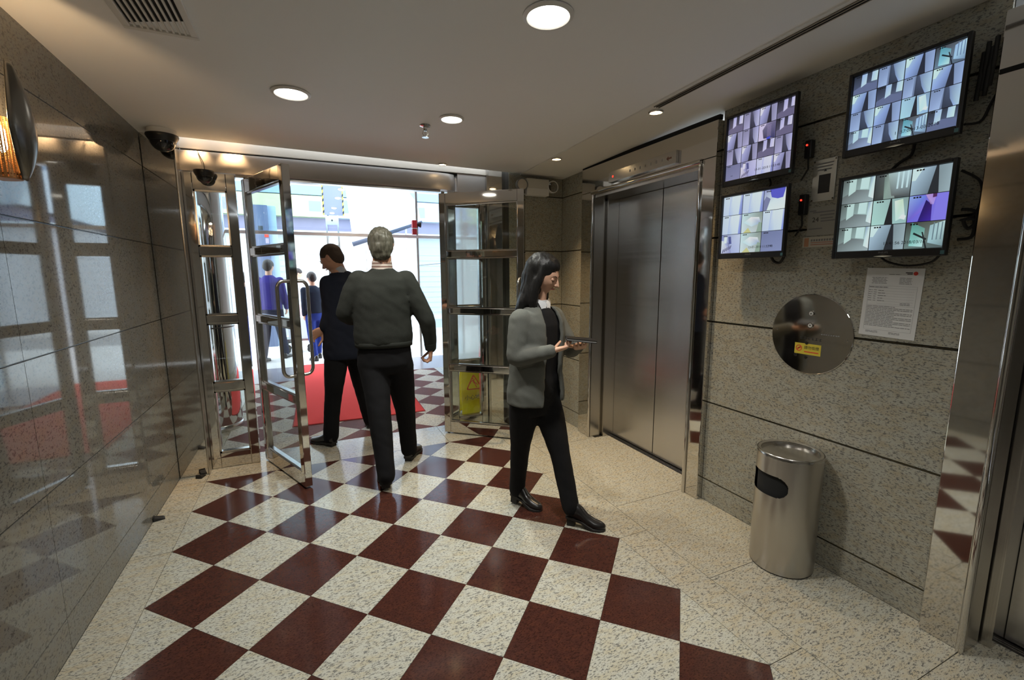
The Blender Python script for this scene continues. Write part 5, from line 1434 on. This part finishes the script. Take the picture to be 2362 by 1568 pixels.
# ---- passers-by out on the pavement --------------------------------------------------------
def passer(label, x, y, H, F, top, trouser, hairc, skirt_z=.9, stride=.18, seed=1, z0=-.012):
    R_, F_, U_ = frame(F); o = Vector((x, y, z0)); k = H/1.72
    P_ = lambda r, f, z: o + R_*(r*k) + F_*(f*k) + U_*(z*k)
    r = thing('person', label, 'person', (x, y, z0))
    Mh = head_matrix(P_(0,.02,1.60), F, -.15)
    b = MB(); head(b, Mh, k*.98)
    limb(b, [P_(0,0,1.36), P_(0,0,1.46), P_(0,.01,1.54)], [.06*k,.052*k,.05*k], ball=False)
    b.loft([ell(P_(0,0,z), w*k, d*k, R_, F_, 20) for z, w, d in ((.85,.13,.09),(1.1,.13,.09),(1.34,.14,.08),(1.42,.07,.05))])
    A = {}
    for s in (-1, 1):
        A[s] = [P_(.175*s,0,1.37), P_(.215*s,-.02+.05*s,1.10), P_(.185*s,.10+.06*s,.90)]
        limb(b, A[s], [.036*k,.032*k,.024*k]); hand(b, A[s][2], (0,0,-1), R_*(-s), .17*k, .5, s)
        limb(b, [P_(.09*s,0,.86), P_(.095*s,.06*s*stride/.18+.02,.47), P_(.10*s,stride*s,.09)], [.075*k,.048*k,.034*k])
    bo = obj('body', remeshed(b, .012, 2), m_skin2); bo.parent = r; bo.data.transform(parent_inv(r))
    t = MB(); t.loft([ell(P_(0,0,z), w*k, d*k, R_, F_, 20) for z, w, d in ((.78,.14,.10),(.86,.165,.115),(.98,.15,.105))])
    for s in (-1, 1): limb(t, [P_(.09*s,0,.84), P_(.095*s,.06*s*stride/.18+.02,.47), P_(.10*s,stride*s,.10)], [.098*k,.070*k,.056*k])
    cloth('trousers', t, trouser, r, .016, 3, .004, 8, seed)
    j = MB(); j.loft([ell(P_(0,0,z), w*k, d*k, R_, F_, 20) for z, w, d in ((skirt_z,.175,.125),(1.05,.17,.12),(1.2,.18,.12),(1.34,.175,.11),(1.42,.11,.08),(1.46,.06,.06))])
    for s in (-1, 1): limb(j, A[s], [.066*k,.056*k,.042*k])
    cloth('jacket', j, top, r, .016, 3, .005, 8, seed+3)
    h = MB()
    for (a, c, d, q, w, e) in ((0,-.010,.032,.084,.100,.092),(0,-.05,0,.078,.058,.085)): h.sphere(Mh @ Vector((a*k,c*k,d*k)), (q*k,w*k,e*k), 20, 12, Mh.to_3x3())
    hair('hair', h, hairc, r, .010, .003, 60)
    for s in (-1, 1):
        g_ = P_(.10*s, stride*s-.07, 0); sh_ = shoe(r, 'shoe', (g_.x, g_.y, z0), F, .27*k, .047*k, 0, .012)
    return r
h_dark = hair_mat('dark hair', (.010,.008,.008), (.05,.04,.035))
passer('passer-by in a violet top seen through the open door leaf', -.07, 6.2, 1.74, (.35,.94), fabric('violet top', (.035,.026,.20)), fabric('navy jeans', (.02,.024,.05)), h_dark, .88, .20, 2)
passer('short passer-by in a dark navy jacket and blue trousers by the door handle', .60, 5.95, 1.53, (-.45,.89), fabric('dark blue jacket', (.014,.02,.036)), fabric('bright blue trousers', (.02,.04,.22)), h_dark, .92, .12, 6)
passer('passer-by in pale pink trousers beyond the hand cart', .33, 8.3, 1.62, (.9,.3), fabric('pale coat', (.60,.62,.66)), fabric('pink trousers', (.62,.40,.42)), h_dark, .88, .22, 9)
